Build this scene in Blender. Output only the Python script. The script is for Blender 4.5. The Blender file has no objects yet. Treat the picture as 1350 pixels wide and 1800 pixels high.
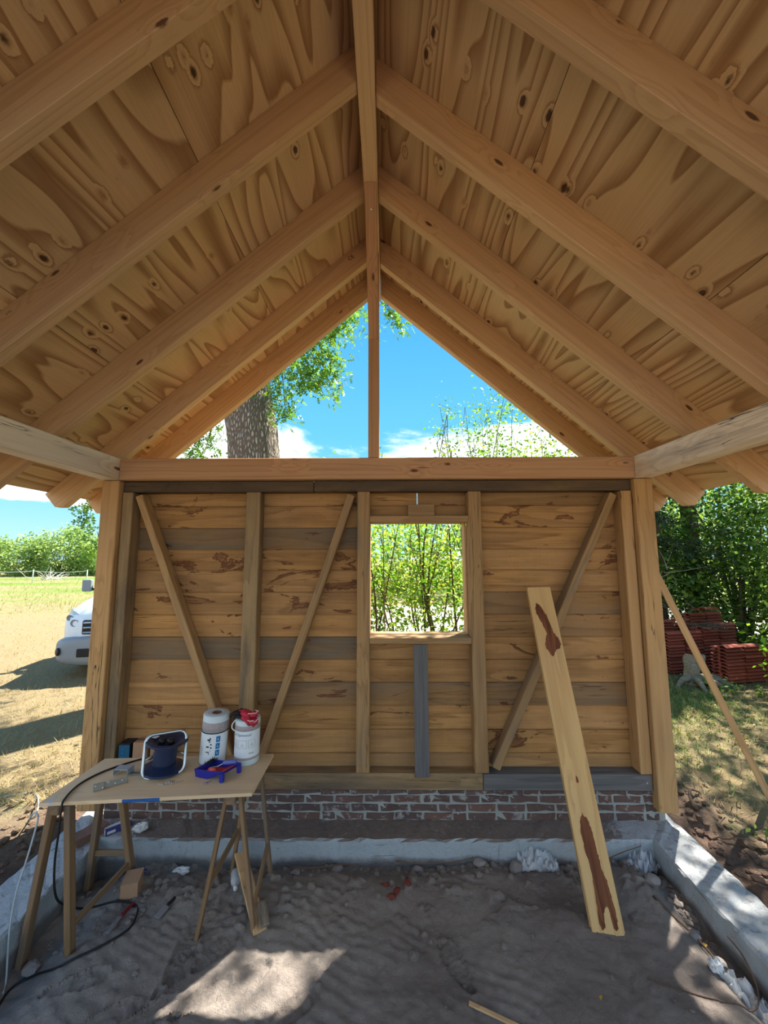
import bpy, bmesh, math, random
import numpy as np
from mathutils import Vector, Matrix

random.seed(7)
RNG = np.random.default_rng(7)
SC = bpy.context.scene
COL = SC.collection

# ------------------------------------------------------------------ camera
F_PX, PITCH, YAW, ROLL = 680.0, math.radians(6.5), math.radians(0.5), math.radians(0.15)
CAM = Vector((0, 0, 2.10))
_fw = Vector((-math.sin(YAW) * math.cos(PITCH), math.cos(YAW) * math.cos(PITCH), math.sin(PITCH)))
_r = _fw.cross(Vector((0, 0, 1))).normalized()
_u = _r.cross(_fw)
_r2 = _r * math.cos(ROLL) - _u * math.sin(ROLL)
_u2 = _u * math.cos(ROLL) + _r * math.sin(ROLL)
cam_d = bpy.data.cameras.new('camera')
cam_d.sensor_fit = 'VERTICAL'
cam_d.sensor_height = 36.0
cam_d.lens = F_PX / 1800.0 * 36.0
cam_d.clip_start = 0.02
cam_d.clip_end = 500
cam = bpy.data.objects.new('camera', cam_d)
m = Matrix.Identity(4)
for i in range(3):
    m[i][0], m[i][1], m[i][2], m[i][3] = _r2[i], _u2[i], -_fw[i], CAM[i]
cam.matrix_world = m
COL.objects.link(cam)
SC.camera = cam

# ------------------------------------------------------------------ view
SC.view_settings.view_transform = 'Standard'
SC.view_settings.look = 'None'
SC.view_settings.gamma = 1.0
SC.view_settings.use_curve_mapping = False
SC.view_settings.exposure = 1.0

# ------------------------------------------------------------------ sun
SUN_DIR = Vector((0.85, 1.0, 1.81)).normalized()      # towards the sun: behind the wall, to the right
sun_d = bpy.data.lights.new('sun', 'SUN')
sun_d.energy = 9.0
sun_d.angle = math.radians(0.6)
sun_d.color = (1.0, 0.95, 0.87)
sun = bpy.data.objects.new('sun', sun_d)
sun.rotation_euler = SUN_DIR.to_track_quat('Z', 'Y').to_euler()
sun.location = (6, 8, 14)
COL.objects.link(sun)


# ------------------------------------------------------------------ node helper
class NT:
    def __init__(self, tree):
        self.t = tree
        self.t.nodes.clear()

    def n(self, typ, ins=None, **props):
        nd = self.t.nodes.new(typ)
        for k, v in props.items():
            setattr(nd, k, v)
        for k, v in (ins or {}).items():
            s = nd.inputs[k]
            if isinstance(v, bpy.types.NodeSocket):
                self.t.links.new(v, s)
            elif isinstance(v, bpy.types.Node):
                self.t.links.new(v.outputs[0], s)
            else:
                s.default_value = v
        return nd

    def math(self, op, a, b=None, c=None, clamp=False):
        ins = {0: a}
        if b is not None:
            ins[1] = b
        if c is not None:
            ins[2] = c
        return self.n('ShaderNodeMath', ins, operation=op, use_clamp=clamp).outputs[0]

    def vmath(self, op, a, b=None):
        ins = {0: a}
        if b is not None:
            ins[1] = b
        return self.n('ShaderNodeVectorMath', ins, operation=op).outputs[0]

    def noise(self, vec, scale, detail=4.0, rough=0.55, dist=0.0, out=0):
        return self.n('ShaderNodeTexNoise', {'Vector': vec, 'Scale': scale, 'Detail': detail, 'Roughness': rough,
                                             'Distortion': dist}).outputs[out]

    def ramp(self, fac, stops, interp='LINEAR'):
        nd = self.n('ShaderNodeValToRGB', {'Fac': fac})
        cr = nd.color_ramp
        cr.interpolation = interp
        while len(cr.elements) < len(stops):
            cr.elements.new(0.5)
        for e, (p, c) in zip(cr.elements, stops):
            e.position = p
            if not hasattr(c, '__len__'):
                c = (c, c, c)
            e.color = (c[0], c[1], c[2], 1)
        return nd.outputs[0]

    def mix(self, fac, a, b, blend='MIX'):
        nd = self.n('ShaderNodeMix', data_type='RGBA', blend_type=blend, clamp_factor=True)
        for idx, v in ((0, fac), (6, a), (7, b)):
            s = nd.inputs[idx]
            if isinstance(v, bpy.types.NodeSocket):
                self.t.links.new(v, s)
            elif hasattr(v, '__len__'):
                s.default_value = (v[0], v[1], v[2], 1)
            else:
                s.default_value = v
        return nd.outputs[2]

    def step(self, x, lo, hi):
        return self.n('ShaderNodeMapRange', {0: x, 1: lo, 2: hi, 3: 0.0, 4: 1.0}, interpolation_type='SMOOTHSTEP').outputs[0]


def srgb(r, g, b):
    def f(c):
        c /= 255.0
        return c / 12.92 if c <= 0.04045 else ((c + 0.055) / 1.055) ** 2.4
    return (f(r), f(g), f(b))


# ------------------------------------------------------------------ sky with scattered fair-weather clouds
world = bpy.data.worlds.new('sky')
SC.world = world
world.use_nodes = True
w = NT(world.node_tree)
dirv = w.n('ShaderNodeTexCoord').outputs['Generated']
sep = w.n('ShaderNodeSeparateXYZ', {0: dirv})
z = w.math('MAXIMUM', sep.outputs[2], 0.0)
sky = w.ramp(z, [(0.0, srgb(176, 214, 234)), (0.12, srgb(128, 196, 234)), (0.3, srgb(96, 178, 232)), (0.55, srgb(72, 156, 222)), (1.0, srgb(52, 122, 200))])
den = w.math('ADD', z, 0.16)
cx = w.math('DIVIDE', sep.outputs[0], den)
cy = w.math('DIVIDE', sep.outputs[1], den)
cv = w.n('ShaderNodeCombineXYZ', {0: cx, 1: cy, 2: w.math('MULTIPLY', z, 2.2)}).outputs[0]
big = w.noise(w.vmath('ADD', cv, (4.3, 1.35, 0.0)), 0.62, 8.0, 0.6, 0.25)
low = w.math('MULTIPLY', w.math('MULTIPLY', w.step(z, 0.38, 0.29), w.step(z, 0.06, 0.2)), 0.2)
cl = w.math('ADD', big, low)
cmask = w.step(cl, 0.57, 0.66)
thick = w.step(cl, 0.63, 0.86)
cshade = w.noise(w.vmath('ADD', cv, (1.0, 7.0, 2.0)), 1.7, 5.0, 0.6)
ccol = w.mix(w.math('MULTIPLY', thick, w.step(cshade, 0.35, 0.7)), (1.15, 1.17, 1.2), (0.55, 0.66, 0.8))
skyc = w.mix(cmask, sky, ccol)
ground = w.mix(w.step(sep.outputs[2], 0.0, -0.05), skyc, srgb(150, 140, 105))
bg = w.n('ShaderNodeBackground', {'Color': ground, 'Strength': 0.8})
w.n('ShaderNodeOutputWorld', {'Surface': bg})

# ------------------------------------------------------------------ object helpers
WM = {}


def mesh(verts, faces, smooth=False):
    me = bpy.data.meshes.new('mesh')
    me.from_pydata([tuple(v) for v in verts], [], [tuple(f) for f in faces])
    if smooth:
        for p in me.polygons:
            p.use_smooth = True
    me.update()
    return me


def from_bm(bm, smooth=False):
    bmesh.ops.recalc_face_normals(bm, faces=bm.faces[:])
    me = bpy.data.meshes.new('mesh')
    bm.to_mesh(me)
    bm.free()
    if smooth:
        for p in me.polygons:
            p.use_smooth = True
    return me


def np_mesh(verts, quads=None, tris=None, smooth=False):
    """fast mesh from numpy arrays"""
    me = bpy.data.meshes.new('mesh')
    verts = np.asarray(verts, dtype=np.float32)
    me.vertices.add(len(verts))
    me.vertices.foreach_set('co', verts.ravel())
    loops, starts, totals = [], [], []
    off = 0
    for arr, k in ((quads, 4), (tris, 3)):
        if arr is None or len(arr) == 0:
            continue
        arr = np.asarray(arr, dtype=np.int32)
        loops.append(arr.ravel())
        starts.append(off + np.arange(len(arr), dtype=np.int32) * k)
        totals.append(np.full(len(arr), k, dtype=np.int32))
        off += arr.size
    lo = np.concatenate(loops)
    st = np.concatenate(starts)
    to = np.concatenate(totals)
    me.loops.add(len(lo))
    me.loops.foreach_set('vertex_index', lo)
    me.polygons.add(len(st))
    me.polygons.foreach_set('loop_start', st)
    me.polygons.foreach_set('loop_total', to)
    if smooth:
        me.polygons.foreach_set('use_smooth', np.ones(len(st), dtype=bool))
    me.update(calc_edges=True)
    me.validate()
    return me


def tag(o, label=None, cat=None, group=None, kind=None):
    if label:
        o['label'] = label
    if cat:
        o['category'] = cat
    if group:
        o['group'] = group
    if kind:
        o['kind'] = kind
    return o


def obj(name, me, mat, parent=None, M=None):
    """link a mesh as ONE object; M is its world matrix"""
    o = bpy.data.objects.new(name, me)
    me.name = name
    M = M if M is not None else Matrix.Identity(4)
    if mat is not None:
        me.materials.clear()
        me.materials.append(MAT[mat] if isinstance(mat, str) else mat)
    COL.objects.link(o)
    WM[o.name] = M.copy()
    if parent is not None:
        o.parent = parent
        o.matrix_parent_inverse = Matrix.Identity(4)
        o.matrix_basis = WM[parent.name].inverted() @ M
    else:
        o.matrix_basis = M
    return o


def thing(name, loc=(0, 0, 0), rz=0.0, label=None, cat=None, group=None, kind=None):
    o = bpy.data.objects.new(name, None)
    o.empty_display_size = 0.05
    COL.objects.link(o)
    M = Matrix.Translation(loc) @ Matrix.Rotation(rz, 4, 'Z')
    o.matrix_basis = M
    WM[o.name] = M
    return tag(o, label, cat, group, kind)


def copy_tree(o, M):
    """copy a thing with its parts and sub-parts, world matrix M"""
    def rec(src, parent):
        c = src.copy()
        COL.objects.link(c)
        if parent is not None:
            c.parent = parent
            c.matrix_parent_inverse = Matrix.Identity(4)
        for ch in src.children:
            rec(ch, c)
        return c
    c = rec(o, None)
    c.matrix_basis = M
    WM[c.name] = M.copy()
    return c


def T(x, y, z):
    return Matrix.Translation((x, y, z))


def Rz(a):
    return Matrix.Rotation(a, 4, 'Z')


def Rx(a):
    return Matrix.Rotation(a, 4, 'X')


def Ry(a):
    return Matrix.Rotation(a, 4, 'Y')


_boxcache = {}


def box_me(sx, sy, sz, bev=0.003, seg=1):
    """centred box with bevelled edges"""
    bm = bmesh.new()
    bmesh.ops.create_cube(bm, size=1.0)
    bmesh.ops.scale(bm, vec=(sx, sy, sz), verts=bm.verts)
    if bev > 0:
        bmesh.ops.bevel(bm, geom=bm.edges[:], offset=min(bev, 0.45 * min(sx, sy, sz)), segments=seg, affect='EDGES', profile=0.5)
    return from_bm(bm)


def frame_x(p0, p1, up=(0, 0, 1)):
    """matrix with local X along p0->p1, local Z close to up, origin at the middle"""
    p0, p1 = Vector(p0), Vector(p1)
    x = (p1 - p0).normalized()
    y = Vector(up).cross(x)
    if y.length < 1e-5:
        y = Vector((0, 1, 0)).cross(x)
    y.normalize()
    zz = x.cross(y)
    M = Matrix.Identity(4)
    c = (p0 + p1) / 2
    for i in range(3):
        M[i][0], M[i][1], M[i][2], M[i][3] = x[i], y[i], zz[i], c[i]
    return M


def beam(name, p0, p1, wy, hz, mat, parent=None, up=(0, 0, 1), bev=0.004):
    """timber with its grain along local X; wy across, hz along the up direction"""
    L = (Vector(p1) - Vector(p0)).length
    return obj(name, box_me(L, wy, hz, bev), mat, parent, frame_x(p0, p1, up))


def bbox(name, lo, hi, mat, parent=None, along='X', bev=0.003):
    """axis aligned box lo..hi; grain along the given axis"""
    lo, hi = Vector(lo), Vector(hi)
    c = (lo + hi) / 2
    s = hi - lo
    if along == 'X':
        return obj(name, box_me(s.x, s.y, s.z, bev), mat, parent, Matrix.Translation(c))
    if along == 'Z':
        R = Ry(-math.pi / 2)          # local X -> world Z
        return obj(name, box_me(s.z, s.y, s.x, bev), mat, parent, Matrix.Translation(c) @ R)
    R = Rz(math.pi / 2)               # local X -> world Y
    return obj(name, box_me(s.y, s.x, s.z, bev), mat, parent, Matrix.Translation(c) @ R)


def tube_np(pts, r, n=8, close=False):
    """verts/quads of a tube along pts; r scalar or per point"""
    P = np.asarray(pts, dtype=float)
    k = len(P)
    rr = np.full(k, r) if np.isscalar(r) else np.asarray(r, float)
    tan = np.gradient(P, axis=0) if not close else (np.roll(P, -1, 0) - np.roll(P, 1, 0))
    tan /= np.linalg.norm(tan, axis=1)[:, None] + 1e-12
    ref = np.array([0, 0, 1.0])
    if abs(tan[0] @ ref) > 0.9:
        ref = np.array([1.0, 0, 0])
    nrm = ref - tan[0] * (ref @ tan[0])
    nrm /= np.linalg.norm(nrm)
    V = []
    for i in range(k):
        nrm = nrm - tan[i] * (nrm @ tan[i])
        nrm /= np.linalg.norm(nrm) + 1e-12
        b = np.cross(tan[i], nrm)
        a = np.linspace(0, 2 * np.pi, n, endpoint=False)
        V.append(P[i] + rr[i] * (np.cos(a)[:, None] * nrm + np.sin(a)[:, None] * b))
    V = np.concatenate(V)
    Q = []
    for i in range(k if close else k - 1):
        j = (i + 1) % k
        for a in range(n):
            b = (a + 1) % n
            Q.append((i * n + a, i * n + b, j * n + b, j * n + a))
    return V, np.array(Q, dtype=np.int32)


def spline(pts, n=8):
    """Catmull-Rom through pts"""
    P = [Vector(p) for p in pts]
    P = [P[0] * 2 - P[1]] + P + [P[-1] * 2 - P[-2]]
    out = []
    for i in range(1, len(P) - 2):
        for k in range(n):
            t = k / n
            a, b, c, d = P[i - 1], P[i], P[i + 1], P[i + 2]
            out.append(0.5 * ((2 * b) + (c - a) * t + (2 * a - 5 * b + 4 * c - d) * t * t + (3 * b - a - 3 * c + d) * t ** 3))
    out.append(P[-2])
    return [tuple(v) for v in out]


class MB:
    """collects shapes (world coordinates) into one mesh object"""
    def __init__(self):
        self.v, self.f, self.n = [], [], 0

    def add(self, verts, faces):
        self.v += [tuple(map(float, a)) for a in verts]
        self.f += [tuple(int(i) + self.n for i in f) for f in faces]
        self.n = len(self.v)
        return self

    def tube(self, pts, r, n=8, close=False, cap=True):
        V, Q = tube_np(pts, r, n, close)
        F = [tuple(q) for q in Q]
        if cap and not close:
            k = len(pts)
            F.append(tuple(range(n))[::-1])
            F.append(tuple((k - 1) * n + i for i in range(n)))
        return self.add(V, F)

    def me(self, me_, M=None):
        M = M if M is not None else Matrix.Identity(4)
        self.add([M @ v.co for v in me_.vertices], [tuple(p.vertices) for p in me_.polygons])
        bpy.data.meshes.remove(me_)
        return self

    def box(self, lo, hi, bev=0.0, M=None):
        lo, hi = Vector(lo), Vector(hi)
        s = hi - lo
        MM = Matrix.Translation((lo + hi) / 2)
        return self.me(box_me(s.x, s.y, s.z, bev), (M @ MM) if M is not None else MM)

    def build(self, name, mat, parent=None, M=None, smooth=False):
        """verts are in the local space of M (identity: world)"""
        return obj(name, mesh(self.v, self.f, smooth), mat, parent, M)


def lathe_np(prof, n=32):
    """prof: list of (r, z); returns verts, faces"""
    V, Fc = [], []
    for r, zz in prof:
        for a in range(n):
            t = 2 * math.pi * a / n
            V.append((r * math.cos(t), r * math.sin(t), zz))
    for i in range(len(prof) - 1):
        for a in range(n):
            b = (a + 1) % n
            Fc.append((i * n + a, i * n + b, (i + 1) * n + b, (i + 1) * n + a))
    return V, Fc


def prism(name, outline, t, mat, parent=None, M=None, bev=0.0):
    """outline in local XZ, thickness t along local Y (0..t)"""
    bm = bmesh.new()
    vs = [bm.verts.new((x, 0, zz)) for x, zz in outline]
    f = bm.faces.new(vs)
    r = bmesh.ops.extrude_face_region(bm, geom=[f])
    bmesh.ops.translate(bm, vec=(0, t, 0), verts=[g for g in r['geom'] if isinstance(g, bmesh.types.BMVert)])
    if bev:
        bmesh.ops.bevel(bm, geom=bm.edges[:], offset=bev, segments=1, affect='EDGES', profile=0.5)
    return obj(name, from_bm(bm), mat, parent, M)


def text_me(s, size, extrude=0.0006):
    cu = bpy.data.curves.new('txt', 'FONT')
    cu.body = s
    cu.size = size
    cu.extrude = extrude
    cu.align_x = 'CENTER'
    cu.resolution_u = 3
    o = bpy.data.objects.new('txt', cu)
    COL.objects.link(o)
    dg = bpy.context.evaluated_depsgraph_get()
    me = bpy.data.meshes.new_from_object(o.evaluated_get(dg))
    bpy.data.objects.remove(o)
    bpy.data.curves.remove(cu)
    return me
# ------------------------------------------------------------------ materials
MAT = {}


def new_mat(name):
    mt = bpy.data.materials.new(name)
    mt.use_nodes = True
    MAT[name] = mt
    return NT(mt.node_tree)


def finish(t, col, rough=0.7, bump=None, bstr=0.3, bdist=0.002, metal=0.0, spec=0.4, **extra):
    ins = {'Base Color': col if isinstance(col, bpy.types.NodeSocket) else (col[0], col[1], col[2], 1), 'Roughness': rough,
           'Metallic': metal, 'Specular IOR Level': spec}
    ins.update(extra)
    if bump is not None:
        ins['Normal'] = t.n('ShaderNodeBump', {'Strength': bstr, 'Distance': bdist, 'Height': bump}).outputs[0]
    b = t.n('ShaderNodeBsdfPrincipled', ins)
    t.n('ShaderNodeOutputMaterial', {'Surface': b.outputs[0]})


def plain(name, col, rough=0.6, metal=0.0, var=0.12, scale=30.0, spec=0.4, **extra):
    """a plain colour with slight procedural mottling"""
    t = new_mat(name)
    co = t.n('ShaderNodeTexCoord').outputs['Object']
    nz = t.noise(co, scale, 5.0, 0.6)
    c = t.mix(nz, tuple(x * (1 - var) for x in col), tuple(min(1, x * (1 + var)) for x in col))
    finish(t, c, rough, nz, 0.12, 0.001, metal, spec, **extra)


def wood(name, light, dark, ring=(0.5, 7.0, 7.0), freq=7.0, ringamt=0.55, fineamt=0.3, knots=None, knotcol=(0.05, 0.025, 0.012),
         stain=None, staincol=(0.09, 0.035, 0.012), grey=None, greycol=(0.14, 0.13, 0.11), crack=0.0, vary=0.18, rough=0.72, spots=None, patina=0.0, ctl=False, whorl=None, halo_amt=0.22, hal_r=4.5, det=2.5):
    t = new_mat(name)
    co = t.n('ShaderNodeTexCoord').outputs['Object']
    oi = t.n('ShaderNodeObjectInfo')
    rnd = oi.outputs['Random']
    oc = t.n('ShaderNodeSeparateColor', {0: oi.outputs['Color']}).outputs if ctl else None
    off = t.n('ShaderNodeCombineXYZ', {0: t.math('MULTIPLY', rnd, 41.0), 1: t.math('MULTIPLY', rnd, 97.0), 2: t.math('MULTIPLY', rnd, 173.0)}).outputs[0]
    p = t.vmath('ADD', co, off)
    q = t.vmath('MULTIPLY', p, ring)
    field = t.noise(q, 1.0, det, 0.45, 0.3)
    kmask = None
    if knots:
        ks, kr, kthr = knots
        kv = t.n('ShaderNodeTexVoronoi', {'Vector': t.vmath('MULTIPLY', p, ks), 'Scale': 1.0, 'Randomness': 1.0})
        on = t.math('GREATER_THAN', t.n('ShaderNodeSeparateColor', {0: kv.outputs['Color']}).outputs[0], kthr)
        if whorl:
            px = t.math('DIVIDE', t.n('ShaderNodeSeparateXYZ', {0: kv.outputs['Position']}).outputs[0], ks[0])
            wv = t.math('SINE', t.math('ADD', t.math('MULTIPLY', px, 6.283 / whorl), t.math('MULTIPLY', rnd, 40.0)))
            on = t.math('MULTIPLY', on, t.math('GREATER_THAN', wv, 0.66))
        d = t.math('ADD', kv.outputs['Distance'], t.math('MULTIPLY', t.math('SUBTRACT', t.noise(p, 60.0, 2.0), 0.5), kr * 0.6))
        kmask = t.math('MULTIPLY', t.step(d, kr, kr * 0.55), on)
        halo = t.math('MULTIPLY', t.step(d, kr * hal_r, kr * 0.6), on)
        field = t.math('ADD', field, t.math('MULTIPLY', halo, halo_amt))
    fr = t.math('FRACT', t.math('MULTIPLY', field, freq))
    rings = t.ramp(fr, [(0.0, 0.0), (0.45, 0.12), (0.84, 0.85), (0.93, 1.0), (1.0, 0.0)])
    fine = t.noise(t.vmath('MULTIPLY', p, (2.5, 95.0, 95.0)), 1.0, 4.0, 0.6)
    fac = t.math('ADD', t.math('MULTIPLY', rings, ringamt), t.math('MULTIPLY', t.math('SUBTRACT', fine, 0.42), fineamt * 2.2), clamp=True)
    col = t.mix(fac, light, dark)
    # slow change of tone along and between pieces
    slow = t.noise(t.vmath('MULTIPLY', p, (1.1, 3.0, 3.0)), 1.0, 3.0)
    val = t.math('ADD', t.math('MULTIPLY', t.math('SUBTRACT', rnd, 0.5), vary * 2), t.math('ADD', 0.86, t.math('MULTIPLY', slow, 0.28)))
    col = t.n('ShaderNodeHueSaturation', {'Color': col, 'Value': val, 'Saturation': t.math('ADD', 0.92, t.math('MULTIPLY', slow, 0.16))}).outputs[0]
    if ctl:
        mot = t.noise(t.vmath('MULTIPLY', p, (3.0, 11.0, 11.0)), 1.0, 6.0, 0.7, 0.6)
        saw = t.noise(t.vmath('MULTIPLY', p, (70.0, 1.5, 1.5)), 1.0, 2.0, 0.5)
        mv = t.math('ADD', 0.62, t.math('ADD', t.math('MULTIPLY', mot, 0.66), t.math('MULTIPLY', saw, 0.10)))
        col = t.mix(1.0, col, t.n('ShaderNodeCombineColor', {0: mv, 1: mv, 2: mv}).outputs[0], 'MULTIPLY')
        col = t.mix(1.0, col, t.n('ShaderNodeCombineColor', {0: oc[1], 1: oc[1], 2: oc[1]}).outputs[0], 'MULTIPLY')
    height = t.math('ADD', t.math('MULTIPLY', fine, 0.6), t.math('MULTIPLY', rings, 0.25))
    if grey:
        prob, thr = grey
        gm = t.noise(t.vmath('MULTIPLY', p, (0.9, 5.0, 5.0)), 1.0, 5.0, 0.65)
        isg = t.step(t.math('FRACT', t.math('MULTIPLY', rnd, 13.7)), prob + 0.02, prob - 0.02)
        gf = t.math('MULTIPLY', t.step(gm, thr, thr + 0.25), t.math('ADD', t.math('MULTIPLY', isg, 0.72), 0.16))
        if ctl:
            gf = t.math('MULTIPLY', t.step(gm, 0.26, 0.66), oc[0])
        gc = t.mix(fine, tuple(x * 0.55 for x in greycol), tuple(x * 1.5 for x in greycol))
        col = t.mix(gf, col, gc)
    if stain:
        ss, sthr, sw = stain
        sn = t.noise(t.vmath('MULTIPLY', p, ss), 1.0, 7.0, 0.62, 0.9)
        if ctl:
            sn = t.math('ADD', sn, t.math('MULTIPLY', t.math('SUBTRACT', oc[2], 0.5), 0.11))
        sm = t.step(sn, sthr, sthr + sw)
        edge = t.math('MULTIPLY', sm, t.step(sn, sthr + sw * 4.5, sthr + sw * 0.8))
        scol = t.mix(t.noise(t.vmath('MULTIPLY', p, (14.0, 45.0, 45.0)), 1.0, 5.0, 0.7), tuple(x * 0.45 for x in staincol), tuple(x * 2.1 for x in staincol))
        col = t.mix(t.math('MULTIPLY', t.math('ADD', t.math('MULTIPLY', sm, 0.35), t.math('MULTIPLY', edge, 0.6)), 1.0, clamp=True), col, scol)
        height = t.math('SUBTRACT', height, t.math('MULTIPLY', sm, 0.5))
    if spots:      # dark blotches with sharp ragged edges
        ps, pthr = spots
        pn = t.noise(t.vmath('MULTIPLY', t.vmath('ADD', p, (5.0, 9.0, 3.0)), ps), 1.0, 8.0, 0.7, 1.4)
        pm = t.step(pn, pthr, pthr + 0.035)
        col = t.mix(t.math('MULTIPLY', pm, 0.85), col, tuple(x * 0.5 for x in staincol))
    if patina:
        pt = t.noise(t.vmath('MULTIPLY', p, (1.6, 4.0, 4.0)), 1.0, 6.0, 0.7, 0.5)
        col = t.mix(t.math('MULTIPLY', t.step(pt, 0.45, 0.75), patina), col, tuple(x * 0.4 for x in greycol))
    if crack:
        cn = t.noise(t.vmath('MULTIPLY', p, (0.7, 22.0, 22.0)), 1.0, 3.0, 0.5, 0.4)
        cm = t.math('MULTIPLY', t.step(t.math('ABSOLUTE', t.math('SUBTRACT', cn, 0.5)), 0.012, 0.002), t.step(slow, 0.5, 0.62))
        col = t.mix(t.math('MULTIPLY', cm, crack), col, (0.03, 0.018, 0.01))
        height = t.math('SUBTRACT', height, cm)
    if kmask is not None:
        col = t.mix(t.math('MULTIPLY', kmask, 0.9), col, knotcol)
    finish(t, col, rough, height, 0.35, 0.0015, spec=0.3)


wood('plywood', srgb(217, 185, 140), srgb(144, 99, 59), ring=(0.34, 2.3, 0.0), freq=14.0, ringamt=0.75, fineamt=0.22, det=1.6, hal_r=2.2,
     knots=((6.0, 10.0, 0.0), 0.2, 0.22), knotcol=srgb(60, 35, 22), vary=0.1, whorl=0.62, halo_amt=0.08)
wood('spruce', srgb(207, 171, 131), srgb(173, 134, 93), ring=(0.25, 9.0, 9.0), freq=8.0, ringamt=0.4, fineamt=0.26,
     knots=((3.2, 9.0, 9.0), 0.13, 0.62), knotcol=srgb(79, 48, 30), vary=0.1)
wood('spruce_shade_red', srgb(193, 150, 111), srgb(157, 108, 75), ring=(0.25, 8.0, 8.0), freq=8.0, ringamt=0.45, fineamt=0.3,
     knots=((3.0, 8.0, 8.0), 0.13, 0.6), knotcol=srgb(86, 46, 25), stain=((1.4, 9.0, 9.0), 0.66, 0.05), staincol=srgb(132, 73, 44), vary=0.08)  # redder, darker spruce: the shading of these timbers is put into the base colour
wood('spruce_silver', srgb(232, 216, 192), srgb(190, 168, 140), ring=(0.25, 8.0, 8.0), freq=7.0, ringamt=0.45, fineamt=0.3,
     knots=((2.6, 8.0, 8.0), 0.15, 0.55), knotcol=srgb(69, 48, 35), grey=(0.8, 0.5), greycol=srgb(158, 150, 140), crack=0.9, vary=0.06)
wood('oak_board', srgb(188, 142, 88), srgb(118, 80, 46), ring=(0.45, 5.0, 5.0), freq=5.0, ringamt=0.4, fineamt=0.42,
     knots=((1.1, 4.0, 4.0), 0.10, 0.76), stain=((2.1, 6.5, 6.5), 0.615, 0.022), staincol=srgb(91, 53, 30), grey=(0.26, 0.42), greycol=srgb(113, 102, 86),
     crack=0.6, vary=0.06, spots=((4.0, 9.0, 9.0), 0.70), ctl=True)
wood('oak_stud', srgb(177, 142, 98), srgb(128, 96, 64), ring=(0.5, 7.0, 7.0), freq=6.0, ringamt=0.45, fineamt=0.42,
     knots=((2.0, 7.0, 7.0), 0.14, 0.72), stain=((2.0, 12.0, 12.0), 0.66, 0.03), staincol=srgb(97, 59, 33), grey=(0.3, 0.45), greycol=srgb(119, 110, 97), crack=0.5, vary=0.16)
wood('oak_post', srgb(192, 152, 103), srgb(148, 107, 65), ring=(0.4, 7.0, 7.0), freq=7.0, ringamt=0.42, fineamt=0.4,
     knots=((2.2, 7.0, 7.0), 0.14, 0.62), knotcol=srgb(78, 48, 27), stain=((1.5, 14.0, 14.0), 0.68, 0.03), staincol=srgb(117, 75, 41), crack=1.0, vary=0.08)
wood('oak_grey', srgb(118, 94, 66), srgb(78, 60, 42), ring=(0.4, 9.0, 9.0), freq=6.0, ringamt=0.4, fineamt=0.6,
     knots=((1.6, 7.0, 7.0), 0.12, 0.7), grey=(0.9, 0.35), greycol=srgb(82, 68, 54), crack=0.8, vary=0.1, patina=0.6)
wood('oak_slate', srgb(112, 110, 108), srgb(70, 70, 72), ring=(0.4, 9.0, 9.0), freq=6.0, ringamt=0.4, fineamt=0.7, crack=0.8, vary=0.05)
wood('oak_plank', srgb(212, 174, 117), srgb(173, 130, 80), ring=(0.5, 6.0, 6.0), freq=6.0, ringamt=0.4, fineamt=0.35,
     knots=((2.4, 8.0, 8.0), 0.12, 0.75), crack=0.5, vary=0.03)
wood('bark_heart', srgb(129, 75, 42), srgb(78, 41, 21), ring=(1.5, 14.0, 14.0), freq=5.0, ringamt=0.6, fineamt=0.7, vary=0.05)
wood('pine_lath', srgb(216, 178, 130), srgb(173, 131, 86), ring=(0.3, 10.0, 10.0), freq=6.0, ringamt=0.45, fineamt=0.3,
     knots=((4.0, 14.0, 14.0), 0.14, 0.7), vary=0.06)
wood('trestle_wood', srgb(141, 112, 81), srgb(97, 75, 52), ring=(0.4, 12.0, 12.0), freq=6.0, ringamt=0.45, fineamt=0.4,
     grey=(0.6, 0.45), greycol=srgb(106, 98, 89), vary=0.1)
wood('table_board', srgb(226, 198, 158), srgb(202, 170, 128), ring=(0.8, 5.0, 5.0), freq=5.0, ringamt=0.35, fineamt=0.25, stain=((3.0, 4.0, 4.0), 0.64, 0.06),
     staincol=srgb(178, 172, 166), vary=0.02)
wood('stump_wood', srgb(150, 134, 113), srgb(95, 81, 65), ring=(1.0, 9.0, 9.0), freq=6.0, ringamt=0.5, fineamt=0.6, crack=0.8, vary=0.1)

wood('oak_weathered', srgb(163, 136, 97), srgb(114, 89, 62), ring=(0.5, 7.0, 7.0), freq=6.0, ringamt=0.45, fineamt=0.45,
     knots=((2.0, 7.0, 7.0), 0.14, 0.7), grey=(0.95, 0.42), greycol=srgb(105, 92, 76), crack=0.6, vary=0.06, patina=0.35)

# --- brick, mortar, concrete
t = new_mat('brick')
co = t.n('ShaderNodeTexCoord').outputs['Object']
rnd = t.n('ShaderNodeObjectInfo').outputs['Random']
p = t.vmath('ADD', co, t.n('ShaderNodeCombineXYZ', {0: t.math('MULTIPLY', rnd, 50.0), 1: t.math('MULTIPLY', rnd, 20.0)}).outputs[0])
base = t.ramp(rnd, [(0.0, srgb(96, 80, 76)), (0.25, srgb(118, 90, 80)), (0.5, srgb(104, 88, 84)), (0.75, srgb(130, 98, 86)), (1.0, srgb(88, 78, 78))])
nz = t.noise(p, 26.0, 7.0, 0.7)
c = t.mix(nz, base, t.mix(0.55, base, srgb(70, 56, 54)))
c = t.mix(t.math('MULTIPLY', t.step(t.noise(p, 14.0, 6.0, 0.7, 0.6), 0.54, 0.66), 0.65), c, srgb(178, 174, 168))
finish(t, c, 0.9, nz, 0.7, 0.004, spec=0.2)

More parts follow.
